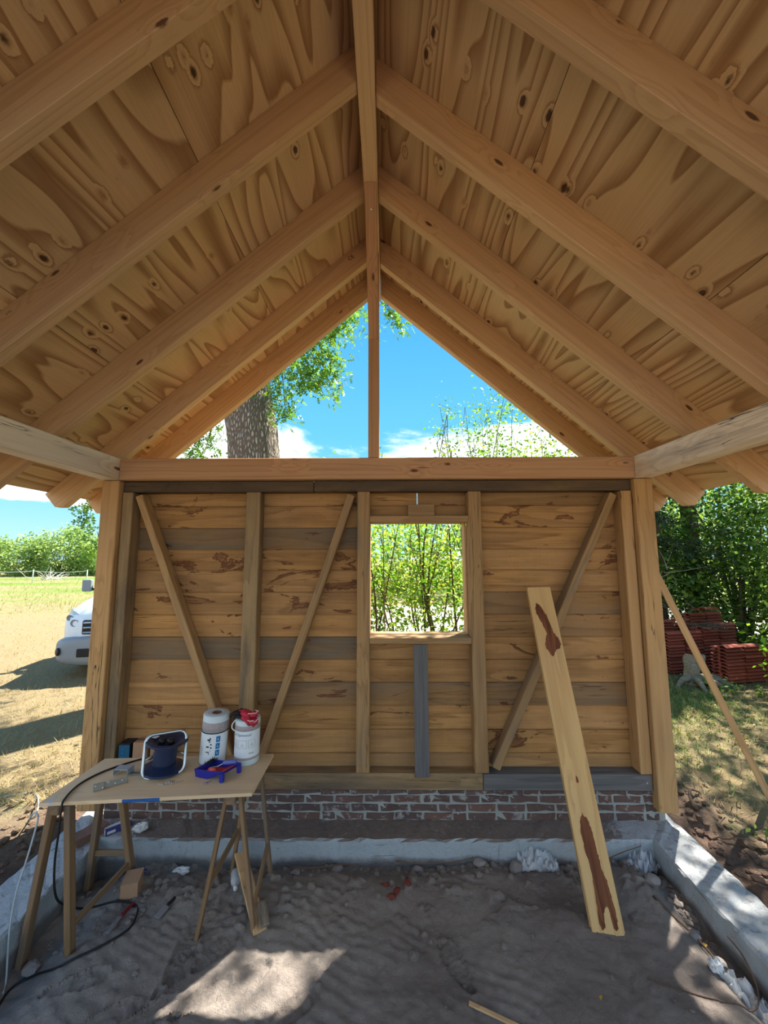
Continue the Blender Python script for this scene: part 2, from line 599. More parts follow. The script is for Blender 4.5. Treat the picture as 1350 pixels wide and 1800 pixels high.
t = new_mat('mortar')
co = t.n('ShaderNodeTexCoord').outputs['Object']
nz = t.noise(co, 40.0, 7.0, 0.7)
c = t.mix(t.noise(co, 5.0, 5.0), srgb(132, 134, 128), srgb(182, 184, 176))
finish(t, c, 0.95, nz, 0.8, 0.006, spec=0.2)

t = new_mat('concrete')
geo = t.n('ShaderNodeNewGeometry')
co = geo.outputs['Position']
nzz = t.n('ShaderNodeSeparateXYZ', {0: geo.outputs['Normal']}).outputs[2]
nz = t.noise(co, 22.0, 8.0, 0.72)
big = t.noise(co, 4.5, 6.0, 0.65)
face = t.mix(t.math('ADD', t.math('MULTIPLY', big, 0.7), t.math('MULTIPLY', nz, 0.3)), srgb(150, 158, 162), srgb(206, 214, 216))
scr = t.noise(t.n('ShaderNodeMapping', {'Vector': co, 'Rotation': (0, 0.5, 0), 'Scale': (3.0, 3.0, 60.0)}).outputs[0], 1.0, 3.0, 0.5, 0.3)
face = t.mix(t.math('MULTIPLY', t.step(scr, 0.68, 0.72), 0.65), face, srgb(92, 98, 102))
face = t.mix(t.math('MULTIPLY', t.step(t.noise(co, 90.0, 3.0), 0.66, 0.7), 0.6), face, srgb(96, 98, 98))
# rough dirty top: brown soil trodden on the back beam, lime white on the side beams
sp = t.n('ShaderNodeSeparateXYZ', {0: co})
soilz = t.math('MULTIPLY', t.step(sp.outputs[1], 2.86, 2.95), t.step(t.math('ABSOLUTE', t.math('ADD', sp.outputs[0], 0.1)), 2.0, 1.55))
topn = t.noise(co, 34.0, 8.0, 0.75, 0.4)
soilm = t.step(t.math('ADD', topn, t.math('MULTIPLY', t.math('SUBTRACT', soilz, 0.5), 0.36)), 0.46, 0.62)
topc = t.mix(topn, srgb(158, 160, 160), srgb(216, 218, 218))
topc = t.mix(soilm, topc, t.mix(nz, srgb(112, 100, 92), srgb(152, 138, 128)))
topc = t.mix(t.math('MULTIPLY', t.step(t.noise(co, 13.0, 9.0, 0.8, 0.6), 0.53, 0.6), 0.62), topc, srgb(112, 106, 100))
drip = t.noise(t.vmath('MULTIPLY', co, (16.0, 16.0, 3.0)), 1.0, 7.0, 0.7, 0.4)
face = t.mix(t.math('MULTIPLY', t.step(drip, 0.55, 0.72), 0.5), face, srgb(120, 120, 118))
face = t.mix(t.math('MULTIPLY', t.step(t.math('ADD', sp.outputs[2], t.math('MULTIPLY', t.math('SUBTRACT', big, 0.5), 0.12)), 0.035, -0.02), 0.75), face, srgb(98, 88, 80))
c = t.mix(t.step(nzz, 0.5, 0.8), face, topc)
finish(t, c, 0.92, t.math('ADD', nz, topn), 0.9, 0.014, spec=0.2)

# --- sand floor
t = new_mat('sand')
co = t.n('ShaderNodeNewGeometry').outputs['Position']
sp = t.n('ShaderNodeSeparateXYZ', {0: co})
a = t.noise(co, 1.3, 4.0)
b = t.noise(co, 9.0, 8.0, 0.7)
g = t.noise(co, 220.0, 3.0, 0.7)
dry = t.mix(b, srgb(158, 148, 138), srgb(196, 186, 174))
wet = t.mix(b, srgb(124, 112, 104), srgb(160, 146, 136))
wf = t.math('ADD', t.math('MULTIPLY', t.step(sp.outputs[0], -1.2, 0.5), 0.42), t.math('MULTIPLY', t.step(a, 0.35, 0.65), 0.55), clamp=True)
c = t.mix(wf, dry, wet)
c = t.mix(t.math('MULTIPLY', g, 0.5), c, t.mix(0.5, c, srgb(70, 60, 54)))
c = t.mix(t.math('MULTIPLY', t.step(t.noise(co, 75.0, 4.0, 0.8), 0.68, 0.74), 0.7), c, srgb(74, 62, 54))
c = t.mix(t.math('MULTIPLY', t.step(t.noise(t.vmath('ADD', co, (3, 1, 0)), 110.0, 3.0, 0.8), 0.72, 0.76), 0.7), c, srgb(206, 196, 180))
hb = t.math('ADD', t.math('MULTIPLY', t.noise(co, 48.0, 8.0, 0.75, 0.5), 1.0), t.math('MULTIPLY', g, 0.3))
finish(t, c, 0.95, hb, 1.0, 0.016, spec=0.15)

# --- outside ground: bare soil near the building, dry straw-coloured lawn, greener farther off, pale track behind
t = new_mat('ground')
co = t.n('ShaderNodeNewGeometry').outputs['Position']
sp = t.n('ShaderNodeSeparateXYZ', {0: co})
X, Y = sp.outputs[0], sp.outputs[1]
n1 = t.noise(co, 0.35, 6.0, 0.6)
n2 = t.noise(co, 2.2, 7.0, 0.65)
n3 = t.noise(co, 30.0, 6.0, 0.75)
straw = t.mix(n3, srgb(116, 100, 72), srgb(168, 148, 110))
straw = t.mix(t.math('MULTIPLY', t.step(n2, 0.45, 0.7), 0.5), straw, srgb(140, 128, 102))
green = t.mix(n3, srgb(74, 104, 38), srgb(124, 150, 66))
far = t.step(Y, 12.0, 26.0)
strip = t.noise(t.vmath('MULTIPLY', co, (0.05, 0.28, 1.0)), 1.0, 4.0, 0.6)
gf = t.math('ADD', t.math('MULTIPLY', far, t.step(strip, 0.42, 0.58)), t.math('MULTIPLY', t.step(n2, 0.6, 0.75), 0.45), clamp=True)
c = t.mix(gf, straw, green)
soil = t.mix(n3, srgb(84, 68, 58), srgb(138, 114, 98))
dx = t.math('SUBTRACT', t.math('ABSOLUTE', t.math('ADD', X, 0.1)), 2.2)
dy = t.math('SUBTRACT', Y, 3.2)
ds = t.math('MAXIMUM', dx, dy)
sf = t.step(t.math('ADD', ds, t.math('MULTIPLY', t.math('SUBTRACT', n2, 0.5), 1.3)), 0.95, 0.25)
c = t.mix(sf, c, soil)
# bare earth under the right-hand trees, their shade darkened into its colour
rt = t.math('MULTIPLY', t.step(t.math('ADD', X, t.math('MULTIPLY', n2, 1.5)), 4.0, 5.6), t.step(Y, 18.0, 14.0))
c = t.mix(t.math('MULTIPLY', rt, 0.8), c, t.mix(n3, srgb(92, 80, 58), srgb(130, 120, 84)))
# pale gravel track behind the building
trk = t.math('MULTIPLY', t.step(t.math('ABSOLUTE', t.math('SUBTRACT', t.math('ADD', Y, t.math('MULTIPLY', n1, 0.8)), 13.4)), 3.2, 2.6), t.step(X, -3.5, -1.5))
c = t.mix(t.math('MULTIPLY', trk, 0.9), c, t.mix(n3, srgb(170, 162, 148), srgb(206, 200, 188)))
finish(t, c, 0.95, t.math('ADD', n3, n2), 0.9, 0.03, spec=0.1)


def leafmat(name, c1, c2, c3, trans=0.5, rough=0.5):
    t = new_mat(name)
    ri = t.n('ShaderNodeNewGeometry').outputs['Random Per Island']
    col = t.ramp(ri, [(0.0, c1), (0.5, c2), (1.0, c3)])
    pb = t.n('ShaderNodeBsdfPrincipled', {'Base Color': col, 'Roughness': rough, 'Specular IOR Level': 0.35})
    tr = t.n('ShaderNodeBsdfTranslucent', {'Color': t.mix(0.5, col, t.mix(1.0, col, (1.0, 1.0, 0.35), 'MULTIPLY'))})
    ms = t.n('ShaderNodeMixShader', {0: trans, 1: pb.outputs[0], 2: tr.outputs[0]})
    t.n('ShaderNodeOutputMaterial', {'Surface': ms.outputs[0]})


leafmat('leaf_oak', srgb(72, 112, 44), srgb(104, 150, 52), srgb(150, 186, 64), 0.5)
leafmat('leaf_bush', srgb(84, 136, 44), srgb(136, 180, 56), srgb(206, 214, 92), 0.55)
leafmat('leaf_hedge', srgb(60, 96, 44), srgb(96, 136, 60), srgb(160, 182, 84), 0.45)
leafmat('leaf_dark', srgb(24, 44, 30), srgb(34, 58, 36), srgb(58, 84, 48), 0.15)
leafmat('leaf_willow', srgb(120, 150, 84), srgb(150, 178, 100), srgb(186, 204, 120), 0.45)
leafmat('leaf_bright', srgb(120, 168, 40), srgb(156, 198, 54), srgb(192, 214, 74), 0.55)
leafmat('straw_blade', srgb(150, 130, 90), srgb(178, 158, 116), srgb(122, 120, 66), 0.25, 0.8)
leafmat('grass_blade', srgb(92, 126, 50), srgb(128, 152, 70), srgb(176, 168, 100), 0.3, 0.7)
leafmat('dead_leaf', srgb(120, 84, 48), srgb(168, 124, 74), srgb(196, 164, 112), 0.2, 0.8)

t = new_mat('oak_bark')
co = t.n('ShaderNodeTexCoord').outputs['Object']
v = t.n('ShaderNodeTexVoronoi', {'Vector': t.vmath('ADD', t.vmath('MULTIPLY', co, (26.0, 26.0, 7.0)), t.n('ShaderNodeTexNoise', {'Vector': co, 'Scale': 6.0, 'Detail': 5.0}).outputs[1]), 'Scale': 1.0}, feature='DISTANCE_TO_EDGE')
ed = t.step(v.outputs['Distance'], 0.0, 0.34)
nz = t.noise(co, 40.0, 6.0, 0.7)
c = t.mix(ed, srgb(112, 100, 88), t.mix(nz, srgb(172, 158, 142), srgb(216, 204, 188)))
finish(t, c, 0.95, t.math('ADD', ed, t.math('MULTIPLY', nz, 0.4)), 1.0, 0.04, spec=0.1)

plain('bark_twig', srgb(96, 82, 66), 0.9, var=0.3, scale=25)
plain('bark_pale', srgb(158, 148, 130), 0.9, var=0.25, scale=25)
plain('root', srgb(104, 82, 66), 0.9, var=0.25, scale=40)
plain('black_cable', srgb(24, 26, 28), 0.5, var=0.2)
plain('grey_cable', srgb(176, 186, 190), 0.5)
plain('navy_plastic', srgb(34, 46, 76), 0.38, var=0.1)
plain('steel_tube', srgb(196, 202, 200), 0.28, metal=0.85, var=0.06)
plain('zinc', srgb(150, 152, 146), 0.5, metal=0.55, var=0.15, scale=60)
plain('zinc_light', srgb(178, 190, 198), 0.45, metal=0.4, var=0.12)
plain('screw_steel', srgb(204, 204, 200), 0.3, metal=0.8, var=0.05)
plain('white_print', srgb(226, 234, 238), 0.55, var=0.04)
plain('white_band', srgb(206, 220, 224), 0.5, var=0.06)
plain('ink_blue', srgb(66, 116, 158), 0.6)
plain('ink_grey', srgb(150, 160, 166), 0.6)
plain('ink_dark', srgb(44, 50, 58), 0.6)
plain('panel_blue', srgb(22, 120, 178), 0.5)
plain('tray_blue', srgb(38, 44, 150), 0.35, var=0.06)
plain('paint_red', srgb(206, 62, 34), 0.3, var=0.12)
plain('roller_pink', srgb(224, 92, 80), 0.6)
plain('grip_blue', srgb(96, 110, 180), 0.4)
plain('brush_dark', srgb(28, 40, 34), 0.9, var=0.3)
plain('glove_red', srgb(196, 52, 70), 0.85, var=0.15, scale=80)
plain('glove_black', srgb(20, 20, 20), 0.7, var=0.2)
plain('glove_trim', srgb(232, 190, 186), 0.85)
plain('cardboard', srgb(176, 138, 106), 0.85, var=0.08)
plain('cardboard_dark', srgb(118, 88, 66), 0.85, var=0.1)
plain('box_teal', srgb(24, 92, 124), 0.5, var=0.1)
plain('box_navy', srgb(28, 34, 46), 0.5)
plain('box_violet', srgb(62, 66, 128), 0.5)
plain('paper_white', srgb(214, 216, 214), 0.7, var=0.08)
plain('blue_mark', srgb(28, 88, 156), 0.6, var=0.15)
plain('knife_red', srgb(122, 34, 34), 0.5)
plain('blade_grey', srgb(150, 150, 150), 0.4, metal=0.5)
plain('leaf_yellow', srgb(216, 168, 52), 0.7)
plain('added_light_leak_mat', srgb(60, 60, 62), 0.8)
plain('stone', srgb(140, 132, 126), 0.9, var=0.2, scale=30)
plain('loose_brick', srgb(128, 98, 84), 0.92, var=0.2, scale=60)
plain('red_chip', srgb(116, 56, 44), 0.9)
plain('stamp_ink', srgb(62, 32, 16), 0.8)
plain('car_white', srgb(226, 236, 240), 0.22, var=0.02, spec=0.6)
plain('car_grey', srgb(136, 142, 146), 0.4, var=0.05)
plain('car_black', srgb(20, 20, 22), 0.45)
plain('tyre', srgb(26, 26, 26), 0.85)
plain('lamp_glass', srgb(168, 190, 204), 0.12, spec=0.7, var=0.05)
plain('car_glass', srgb(30, 40, 46), 0.06, spec=0.8)
plain('chrome', srgb(210, 214, 216), 0.15, metal=0.9)
plain('fence_white', srgb(230, 234, 232), 0.6)
plain('fence_rope', srgb(210, 216, 214), 0.6)
plain('deadwood', srgb(196, 190, 178), 0.9, var=0.15)

t = new_mat('clay_tile')
co = t.n('ShaderNodeTexCoord').outputs['Object']
rnd = t.n('ShaderNodeObjectInfo').outputs['Random']
nz = t.noise(t.vmath('ADD', co, t.n('ShaderNodeCombineXYZ', {0: t.math('MULTIPLY', rnd, 30.0)}).outputs[0]), 18.0, 6.0, 0.7)
c = t.mix(nz, srgb(120, 52, 40), srgb(176, 90, 68))
c = t.n('ShaderNodeHueSaturation', {'Color': c, 'Value': t.math('ADD', 0.75, t.math('MULTIPLY', rnd, 0.5))}).outputs[0]
finish(t, c, 0.8, nz, 0.3, 0.002, spec=0.25)

t = new_mat('mesh_wrap')
co = t.n('ShaderNodeTexCoord').outputs['Object']
v = t.noise(t.vmath('MULTIPLY', co, (400.0, 400.0, 60.0)), 1.0, 3.0)
c = t.mix(v, srgb(112, 98, 100), srgb(206, 198, 196))
finish(t, c, 0.7, v, 0.4, 0.001)

t = new_mat('clear_plastic')
pb = t.n('ShaderNodeBsdfPrincipled', {'Base Color': (0.9, 0.93, 0.95, 1), 'Roughness': 0.18, 'Specular IOR Level': 0.6})
tr = t.n('ShaderNodeBsdfTransparent', {'Color': (0.93, 0.95, 0.96, 1)})
ms = t.n('ShaderNodeMixShader', {0: 0.55, 1: pb.outputs[0], 2: tr.outputs[0]})
t.n('ShaderNodeOutputMaterial', {'Surface': ms.outputs[0]})
# ------------------------------------------------------------------ numpy value noise
_lat = np.random.default_rng(3).random((256, 256))


def vnoise(x, y):
    xi, yi = np.floor(x).astype(int), np.floor(y).astype(int)
    fx, fy = x - xi, y - yi
    fx, fy = fx * fx * (3 - 2 * fx), fy * fy * (3 - 2 * fy)
    g = lambda a, b: _lat[a % 256, b % 256]
    return (g(xi, yi) * (1 - fx) + g(xi + 1, yi) * fx) * (1 - fy) + (g(xi, yi + 1) * (1 - fx) + g(xi + 1, yi + 1) * fx) * fy - 0.5


def fbm(x, y, s, oct=4, gain=0.5):
    r, a = 0, 1.0
    for k in range(oct):
        r = r + a * vnoise(x * s + 17.3 * k, y * s + 9.1 * k)
        s *= 2.03
        a *= gain
    return r


def sstep(a, b, x):
    t_ = np.clip((x - a) / (b - a), 0, 1)
    return t_ * t_ * (3 - 2 * t_)


XC = -0.11                      # centre line of the building
GZ = 0.10                       # ground level outside


def ground_h(x, y):
    x, y = np.asarray(x, float), np.asarray(y, float)
    near = np.maximum(np.abs(x + 0.1) - 2.2, y - 3.2)
    rough = sstep(1.6, 0.2, near)
    zz = GZ + 0.05 * fbm(x, y, 0.5, 3) + (0.02 + 0.075 * rough) * fbm(x, y, 4.0, 5, 0.6)
    zz = zz + 0.03 * sstep(0.9, 0.3, near) * sstep(-0.05, 0.3, near)
    zz = zz - 0.05 * sstep(0.12, -0.05, near)
    return zz


def grid_mesh(xs, ys, zf, keep=None, smooth=True):
    Xg, Yg = np.meshgrid(xs, ys)
    Z = zf(Xg, Yg)
    V = np.stack([Xg, Yg, Z], -1).reshape(-1, 3)
    nx, ny = len(xs), len(ys)
    i, j = np.meshgrid(np.arange(nx - 1), np.arange(ny - 1))
    a = (j * nx + i).ravel()
    Q = np.stack([a, a + 1, a + 1 + nx, a + nx], -1)
    if keep is not None:
        cx = ((xs[:-1] + xs[1:]) / 2)[i].ravel()
        cy = ((ys[:-1] + ys[1:]) / 2)[j].ravel()
        Q = Q[keep(cx, cy)]
    used = np.unique(Q)
    remap = -np.ones(len(V), int)
    remap[used] = np.arange(len(used))
    return np_mesh(V[used], remap[Q], smooth=smooth)


# ------------------------------------------------------------------ ground outside
def axis(fine_lo, fine_hi, step, lo, hi):
    a = np.arange(fine_lo, fine_hi + 1e-6, step)
    left = [fine_lo]
    s = step
    while left[-1] > lo:
        s *= 1.22
        left.append(left[-1] - s)
    right = [fine_hi]
    s = step
    while right[-1] < hi:
        s *= 1.22
        right.append(right[-1] + s)
    return np.concatenate([np.array(left[1:][::-1]), a, np.array(right[1:])])


gx = axis(-6.5, 6.5, 0.06, -130, 130)
gy = axis(-1.5, 7.5, 0.06, -60, 150)
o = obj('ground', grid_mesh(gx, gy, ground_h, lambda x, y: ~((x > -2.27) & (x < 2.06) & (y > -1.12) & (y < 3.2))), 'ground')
tag(o, 'straw-coloured dry lawn and bare soil around the timber shelter', 'ground', kind='structure')


# ------------------------------------------------------------------ sand floor with footprints
def footprint(X, Y, cx, cy, ang, L=0.29, Wd=0.105):
    c, s = math.cos(ang), math.sin(ang)
    u = ((X - cx) * c + (Y - cy) * s) / (L / 2)
    v = (-(X - cx) * s + (Y - cy) * c) / (Wd / 2)
    wv = 0.80 + 0.22 * np.sin((u + 0.25) * 2.3)
    rr = (np.abs(u) ** 3 + (np.abs(v) / wv) ** 2.5)
    inside = sstep(1.05, 0.85, rr)
    rim = sstep(1.5, 1.05, rr) * (1 - inside)
    tread = (0.5 + 0.5 * np.sin(u * 34 + 3.0 * np.abs(v))) * (0.6 + 0.4 * np.cos(v * 9))
    return -0.012 * inside + 0.006 * inside * tread + 0.007 * rim


PRINTS = [(-0.90, 2.10, 0.75), (-1.08, 2.22, 1.25), (-1.10, 2.30, 1.5), (-0.72, 2.17, 0.8), (-0.92, 2.33, 0.9), (-1.12, 2.02, 0.5), (-1.3, 2.0, 0.6),
          (-0.45, 2.05, 0.7), (0.35, 2.25, 2.0), (-1.55, 2.15, 0.4)]


def sand_h(X, Y):
    zz = 0.0 + 0.035 * fbm(X, Y, 1.3, 3) + 0.017 * fbm(X, Y, 4.0, 2, 0.5) + 0.009 * fbm(X, Y, 11.0, 2, 0.6) + 0.006 * fbm(X + 9, Y * 0.7, 42.0, 2, 0.7)
    clod = sstep(0.1, 0.4, fbm(X + 5, Y, 14.0, 3, 0.6))
    zz = zz + clod * 0.02 * sstep(2.3, 2.75, Y)
    zz = zz - 0.09 * sstep(-1.62, -1.95, X) - 0.05 * sstep(1.58, 1.8, X) + 0.03 * sstep(1.25, 1.55, X) * sstep(1.75, 1.6, X)
    zz = zz - 0.035 * sstep(2.78, 2.94, Y) + 0.035 * sstep(2.45, 2.7, Y) * sstep(2.9, 2.75, Y) * (0.6 + 1.6 * vnoise(X * 3.1, Y * 3.1))
    # mound and dip where the leaning plank is dug in
    zz = zz + 0.05 * np.exp(-(((X - 1.02) / 0.14) ** 2 + ((Y - 2.52) / 0.16) ** 2)) - 0.03 * np.exp(-(((X - 1.0) / 0.1) ** 2 + ((Y - 2.62) / 0.09) ** 2))
    for cx, cy, a in PRINTS:
        zz = zz + footprint(X, Y, cx, cy, a)
    # raked drag marks
    zz = zz + 0.0022 * np.sin((X * 0.5 + Y) * 90 + 9 * vnoise(X * 4, Y * 4)) * sstep(-0.02, 0.15, fbm(X, Y + 3, 2.0, 2))
    return zz


sx = np.linspace(-2.06, 1.9, 420)
sy = np.concatenate([np.linspace(-1.15, 1.6, 46)[:-1], np.linspace(1.6, 2.965, 165)])
o = FLOOR = obj('floor', grid_mesh(sx, sy, sand_h), 'sand')
tag(o, 'grey-brown trodden sand floor with boot prints', 'floor', kind='structure')

# ------------------------------------------------------------------ concrete foundation ring
fo = (-2.365, -1.25, 2.15, 3.29)       # outer x0,y0,x1,y1
fi = (-2.02, -0.95, 1.835, 2.945)      # inner
N_ = 70


def loop_pts(b, zz, jit, seed):
    r = np.random.default_rng(seed)
    x0, y0, x1, y1 = b
    out = []
    for (ax, ay, bx, by) in ((x0, y0, x1, y0), (x1, y0, x1, y1), (x1, y1, x0, y1), (x0, y1, x0, y0)):
        for k in range(N_):
            q_ = k / N_
            out.append((ax + (bx - ax) * q_ + r.normal(0, jit), ay + (by - ay) * q_ + r.normal(0, jit), zz + r.normal(0, jit)))
    return out


def lerp_loop(a, b, q_, dz):
    return tuple(x * (1 - q_) + y * q_ for x, y in zip(a, b))


loops = [loop_pts(fo, -0.4, 0.0, 1), loop_pts(fo, 0.10, 0.006, 2), loop_pts((fo[0] + .02, fo[1] + .02, fo[2] - .02, fo[3] - .02), 0.128, 0.004, 3),
         loop_pts(((fo[0] + fi[0]) / 2, (fo[1] + fi[1]) / 2, (fo[2] + fi[2]) / 2, (fo[3] + fi[3]) / 2), 0.131, 0.004, 4),
         loop_pts((fi[0] - .012, fi[1] - .012, fi[2] + .012, fi[3] + .012), 0.131, 0.003, 5), loop_pts(fi, 0.118, 0.0035, 6),
         loop_pts(fi, 0.0, 0.003, 7), loop_pts(fi, -0.4, 0.0, 8)]
V = [v for lp in loops for v in lp]
nl = 4 * N_
Fc = []
for k in range(len(loops) - 1):
    for i in range(nl):
        j = (i + 1) % nl
        Fc.append((k * nl + i, k * nl + j, (k + 1) * nl + j, (k + 1) * nl + i))
o = obj('foundation', mesh(V, Fc, False), 'concrete')
tag(o, 'pale concrete strip foundation with soil-stained top around the sand floor', 'foundation', kind='structure')

# ------------------------------------------------------------------ brick plinth under the sill
plinth = thing('wall_plinth', (XC, 3.2, 0.13), label='low red-brown brick plinth with smeared mortar under the timber wall', cat='brick wall', kind='structure')
bbox('mortar_bed', (-2.16, 3.1555, 0.122), (2.075, 3.255, 0.344), 'mortar', plinth, bev=0.0)


def brick_me(L, H, D, seed):
    r = np.random.default_rng(seed)
    bm = bmesh.new()
    bmesh.ops.create_cube(bm, size=1.0)
    bmesh.ops.scale(bm, vec=(L, D, H), verts=bm.verts)
    bmesh.ops.subdivide_edges(bm, edges=[e for e in bm.edges if abs(e.verts[0].co.x - e.verts[1].co.x) > 0.5 * L], cuts=2)
    for v in bm.verts:
        v.co += Vector(r.normal(0, 0.0034, 3))
    return from_bm(bm)


full = [brick_me(0.200, 0.044, 0.09, k) for k in range(5)]
top_ = [brick_me(0.208, 0.03, 0.09, 20 + k) for k in range(3)]
half = [brick_me(0.094, 0.044, 0.09, 30 + k) for k in range(3)]
half_t = [brick_me(0.10, 0.03, 0.09, 40 + k) for k in range(2)]
r_ = random.Random(5)
for ci, (zc, off) in enumerate(((0.1555, 0.03), (0.216, 0.14), (0.2765, 0.05), (0.327, 0.17))):
    x = -2.16 + (off if off > 0.105 else off + 0.11)
    start_half = off > 0.1
    lst = []
    if start_half:
        lst.append((-2.105, True))
    else:
        lst.append((-2.09, False)) if False else lst.append((-2.105 + 0.0, True))
    x = lst[0][0] + 0.05 + 0.012 + (0.0 if ci % 2 else 0.0)
    if ci % 2 == 0:
        lst = []
        x = -2.158
    while x < 2.0:
        L = 0.208
        hb = (x + L > 2.075)
        if r_.random() < 0.07:
            hb = True
        L = 0.10 if hb else 0.208
        if x + L > 2.08:
            break
        lst.append((x + L / 2, hb))
        x += L + r_.uniform(0.009, 0.015)
    for bx, hb in lst:
        if ci == 3:
            me_ = r_.choice(half_t if hb else top_)
        else:
            me_ = r_.choice(half if hb else full)
        obj('brick', me_, 'brick', plinth, T(bx, 3.195 + r_.uniform(-0.003, 0.003), zc + r_.uniform(-0.0015, 0.0015)) @ Ry(r_.uniform(-.008, .008)))

# ------------------------------------------------------------------ timber framed back wall
wall = thing('wall_back', (XC, 3.18, 0.345), label='oak framed back wall with studs, diagonal braces and horizontal boards', cat='wall', kind='structure')
YF, YB = 3.13, 3.24                    # frame front and back
PX0, PX1 = (-2.32, -2.18), (1.987, 2.132)
bbox('corner_post', (PX0[0], 3.08, 0.222), (PX0[1], 3.24, 2.718), 'oak_post', wall, 'Z', 0.006)
bbox('corner_post', (PX1[0], 3.08, 0.222), (PX1[1], 3.24, 2.718), 'oak_post', wall, 'Z', 0.006)
bbox('sill_beam', (-2.176, YF, 0.347), (0.715, YB + 0.01, 0.465), 'oak_weathered', wall, 'X', 0.006)
bbox('sill_beam', (0.718, YF - 0.004, 0.347), (1.982, YB + 0.01, 0.463), 'oak_slate', wall, 'X', 0.006)
bbox('header_beam', (-2.176, YF, 2.628), (-0.605, YB + 0.01, 2.716), 'oak_grey', wall, 'X', 0.006)
bbox('header_beam', (-0.602, YF - 0.003, 2.628), (1.982, YB + 0.01, 2.716), 'oak_grey', wall, 'X', 0.006)
for a, b in ((-2.172, -2.087), (1.893, 1.98)):
    bbox('corner_stud', (a, YF - 0.01, 0.467), (b, YB - 0.002, 2.626), 'oak_post' if a > 0 else 'oak_weathered', wall, 'Z', 0.005)
for a, b in ((-1.157, -1.04), (-0.245, -0.143), (0.657, 0.762)):
    bbox('stud', (a, YF, 0.467), (b, YB - 0.002, 2.626), 'oak_weathered' if a < -1 else 'oak_stud', wall, 'Z', 0.005)
bbox('stud', (0.2, YF - 0.02, 0.448), (0.31, YF - 0.002, 1.414), 'oak_slate', wall, 'Z', 0.003)
beam('diagonal_brace', (-2.045, 3.175, 2.60), (-1.19, 3.175, 0.52), 0.10, 0.057, 'oak_stud', wall, up=(1, 0, 0.4), bev=0.004)
beam('diagonal_brace', (-0.295, 3.175, 2.60), (-0.995, 3.175, 0.515), 0.10, 0.06, 'oak_stud', wall, up=(1, 0, -0.3), bev=0.004)
beam('diagonal_brace', (1.84, 3.175, 2.60), (0.815, 3.175, 0.50), 0.10, 0.06, 'oak_stud', wall, up=(1, 0, -0.5), bev=0.004)

# boards, one object each; colour channel: R greyness, G tone, B amount of dark bark stain
edges = [2.70, 2.52, 2.335, 2.156, 1.983, 1.805, 1.624, 1.447, 1.27, 1.092, 0.917, 0.737, 0.56, 0.385]
XL, XR, WX0, WX1 = -2.25, 2.055, -0.143, 0.655
#            left bays                 middle / right
tone = {0: [(0.1, .9, .6), (0.15, .7, .7)], 1: [(0, .95, .5), (0, .85, 1.0)], 2: [(.8, .62, .2), (0, 1.0, .5)], 3: [(0, .95, .9), (0, .98, .45)],
        4: [(.1, .95, 1.0), (0, .98, .35)], 5: [(0, 1.0, 1.0), (.45, .85, .2)], 6: [(0, 1.05, .45), (.1, .9, 1.0)], 7: [(.85, .68, .2), (0, 1.05, .3)],
        8: [(0, .98, .2), (0, .98, .25)], 9: [(0, 1.05, .1), (.7, .8, .6)], 10: [(0, .85, .35), (0, 1.05, .5)], 11: [(.1, .98, .15), (0, .95, .8)], 12: [(.35, .9, .1), (.2, .95, .3)]}
rb = random.Random(11)


def board(x0, x1, z0, z1, tn):
    d = rb.uniform(-0.003, 0.003)
    # tongued board: face with a small arris, tongue rising behind the board above
    h_, e_ = (z1 - z0) / 2 - 0.0024, 0.004
    sec = [(e_, -h_), (0, -h_ + e_), (0, h_ - e_), (e_, h_), (0.010, h_), (0.010, h_ + 0.012), (0.018, h_ + 0.012), (0.018, h_), (0.026, h_), (0.026, -h_)]
    L_ = x1 - x0
    V_ = [(sx_ * L_ / 2, y_, z_) for sx_ in (-1, 1) for y_, z_ in sec]
    n_ = len(sec)
    F_ = [tuple(range(n_)), tuple(range(2 * n_ - 1, n_ - 1, -1))] + [(a_, n_ + a_, n_ + (a_ + 1) % n_, (a_ + 1) % n_) for a_ in range(n_)]
    bm_ = bmesh.new()
    tmp = mesh(V_, F_)
    bm_.from_mesh(tmp)
    bpy.data.meshes.remove(tmp)
    o_ = obj('wall_board', from_bm(bm_), 'oak_board', wall, T((x0 + x1) / 2, YB + d, (z0 + z1) / 2))
    g_, v_, s_ = tn
    o_.color = (max(0, min(1, g_ + rb.uniform(-.06, .1))), v_ * rb.uniform(0.94, 1.06), s_, 1)
    return o_


for k in range(13):
    z1, z0 = edges[k], edges[k + 1]
    tl, tr = tone[k]
    if k == 0:
        board(XL, -1.10, z0, z1, tl)
        board(-1.097, 0.249, z0, z1, tl)
        board(0.257, XR, z0, z1, tr)
    elif k == 1:
        board(XL, WX0 - 0.05, z0, z1, tl)
        board(WX0 - 0.049, WX1 + 0.049, 2.376, z1, (0.2, .75, .4))
        board(WX1 + 0.05, XR, z0, z1, tr)
    elif k <= 6:
        board(XL, WX0, z0, z1, tl)
        board(WX1, XR, z0, z1, tr)
    else:
        js = {7: -0.19, 8: 0.71, 9: -1.1, 10: 0.255, 11: 0.255, 12: 0.71}.get(k, -0.19)
        board(XL, js - 0.001, z0, z1, tl)
        board(js + 0.001, XR, z0, z1, tr)
bbox('wood_block', (0.169, 3.165, 2.426), (0.388, 3.235, 2.524), 'oak_stud', wall, 'X', 0.003)
for x, zz in ((1.94, 0.405),):
    o = MB().add(*lathe_np([(0.0, 0.0), (0.006, 0.001), (0.005, 0.003), (0.0, 0.004)], 10)).build('screw_head', 'screw_steel', wall, T(x, YF - 0.003, zz) @ Rx(math.pi / 2))

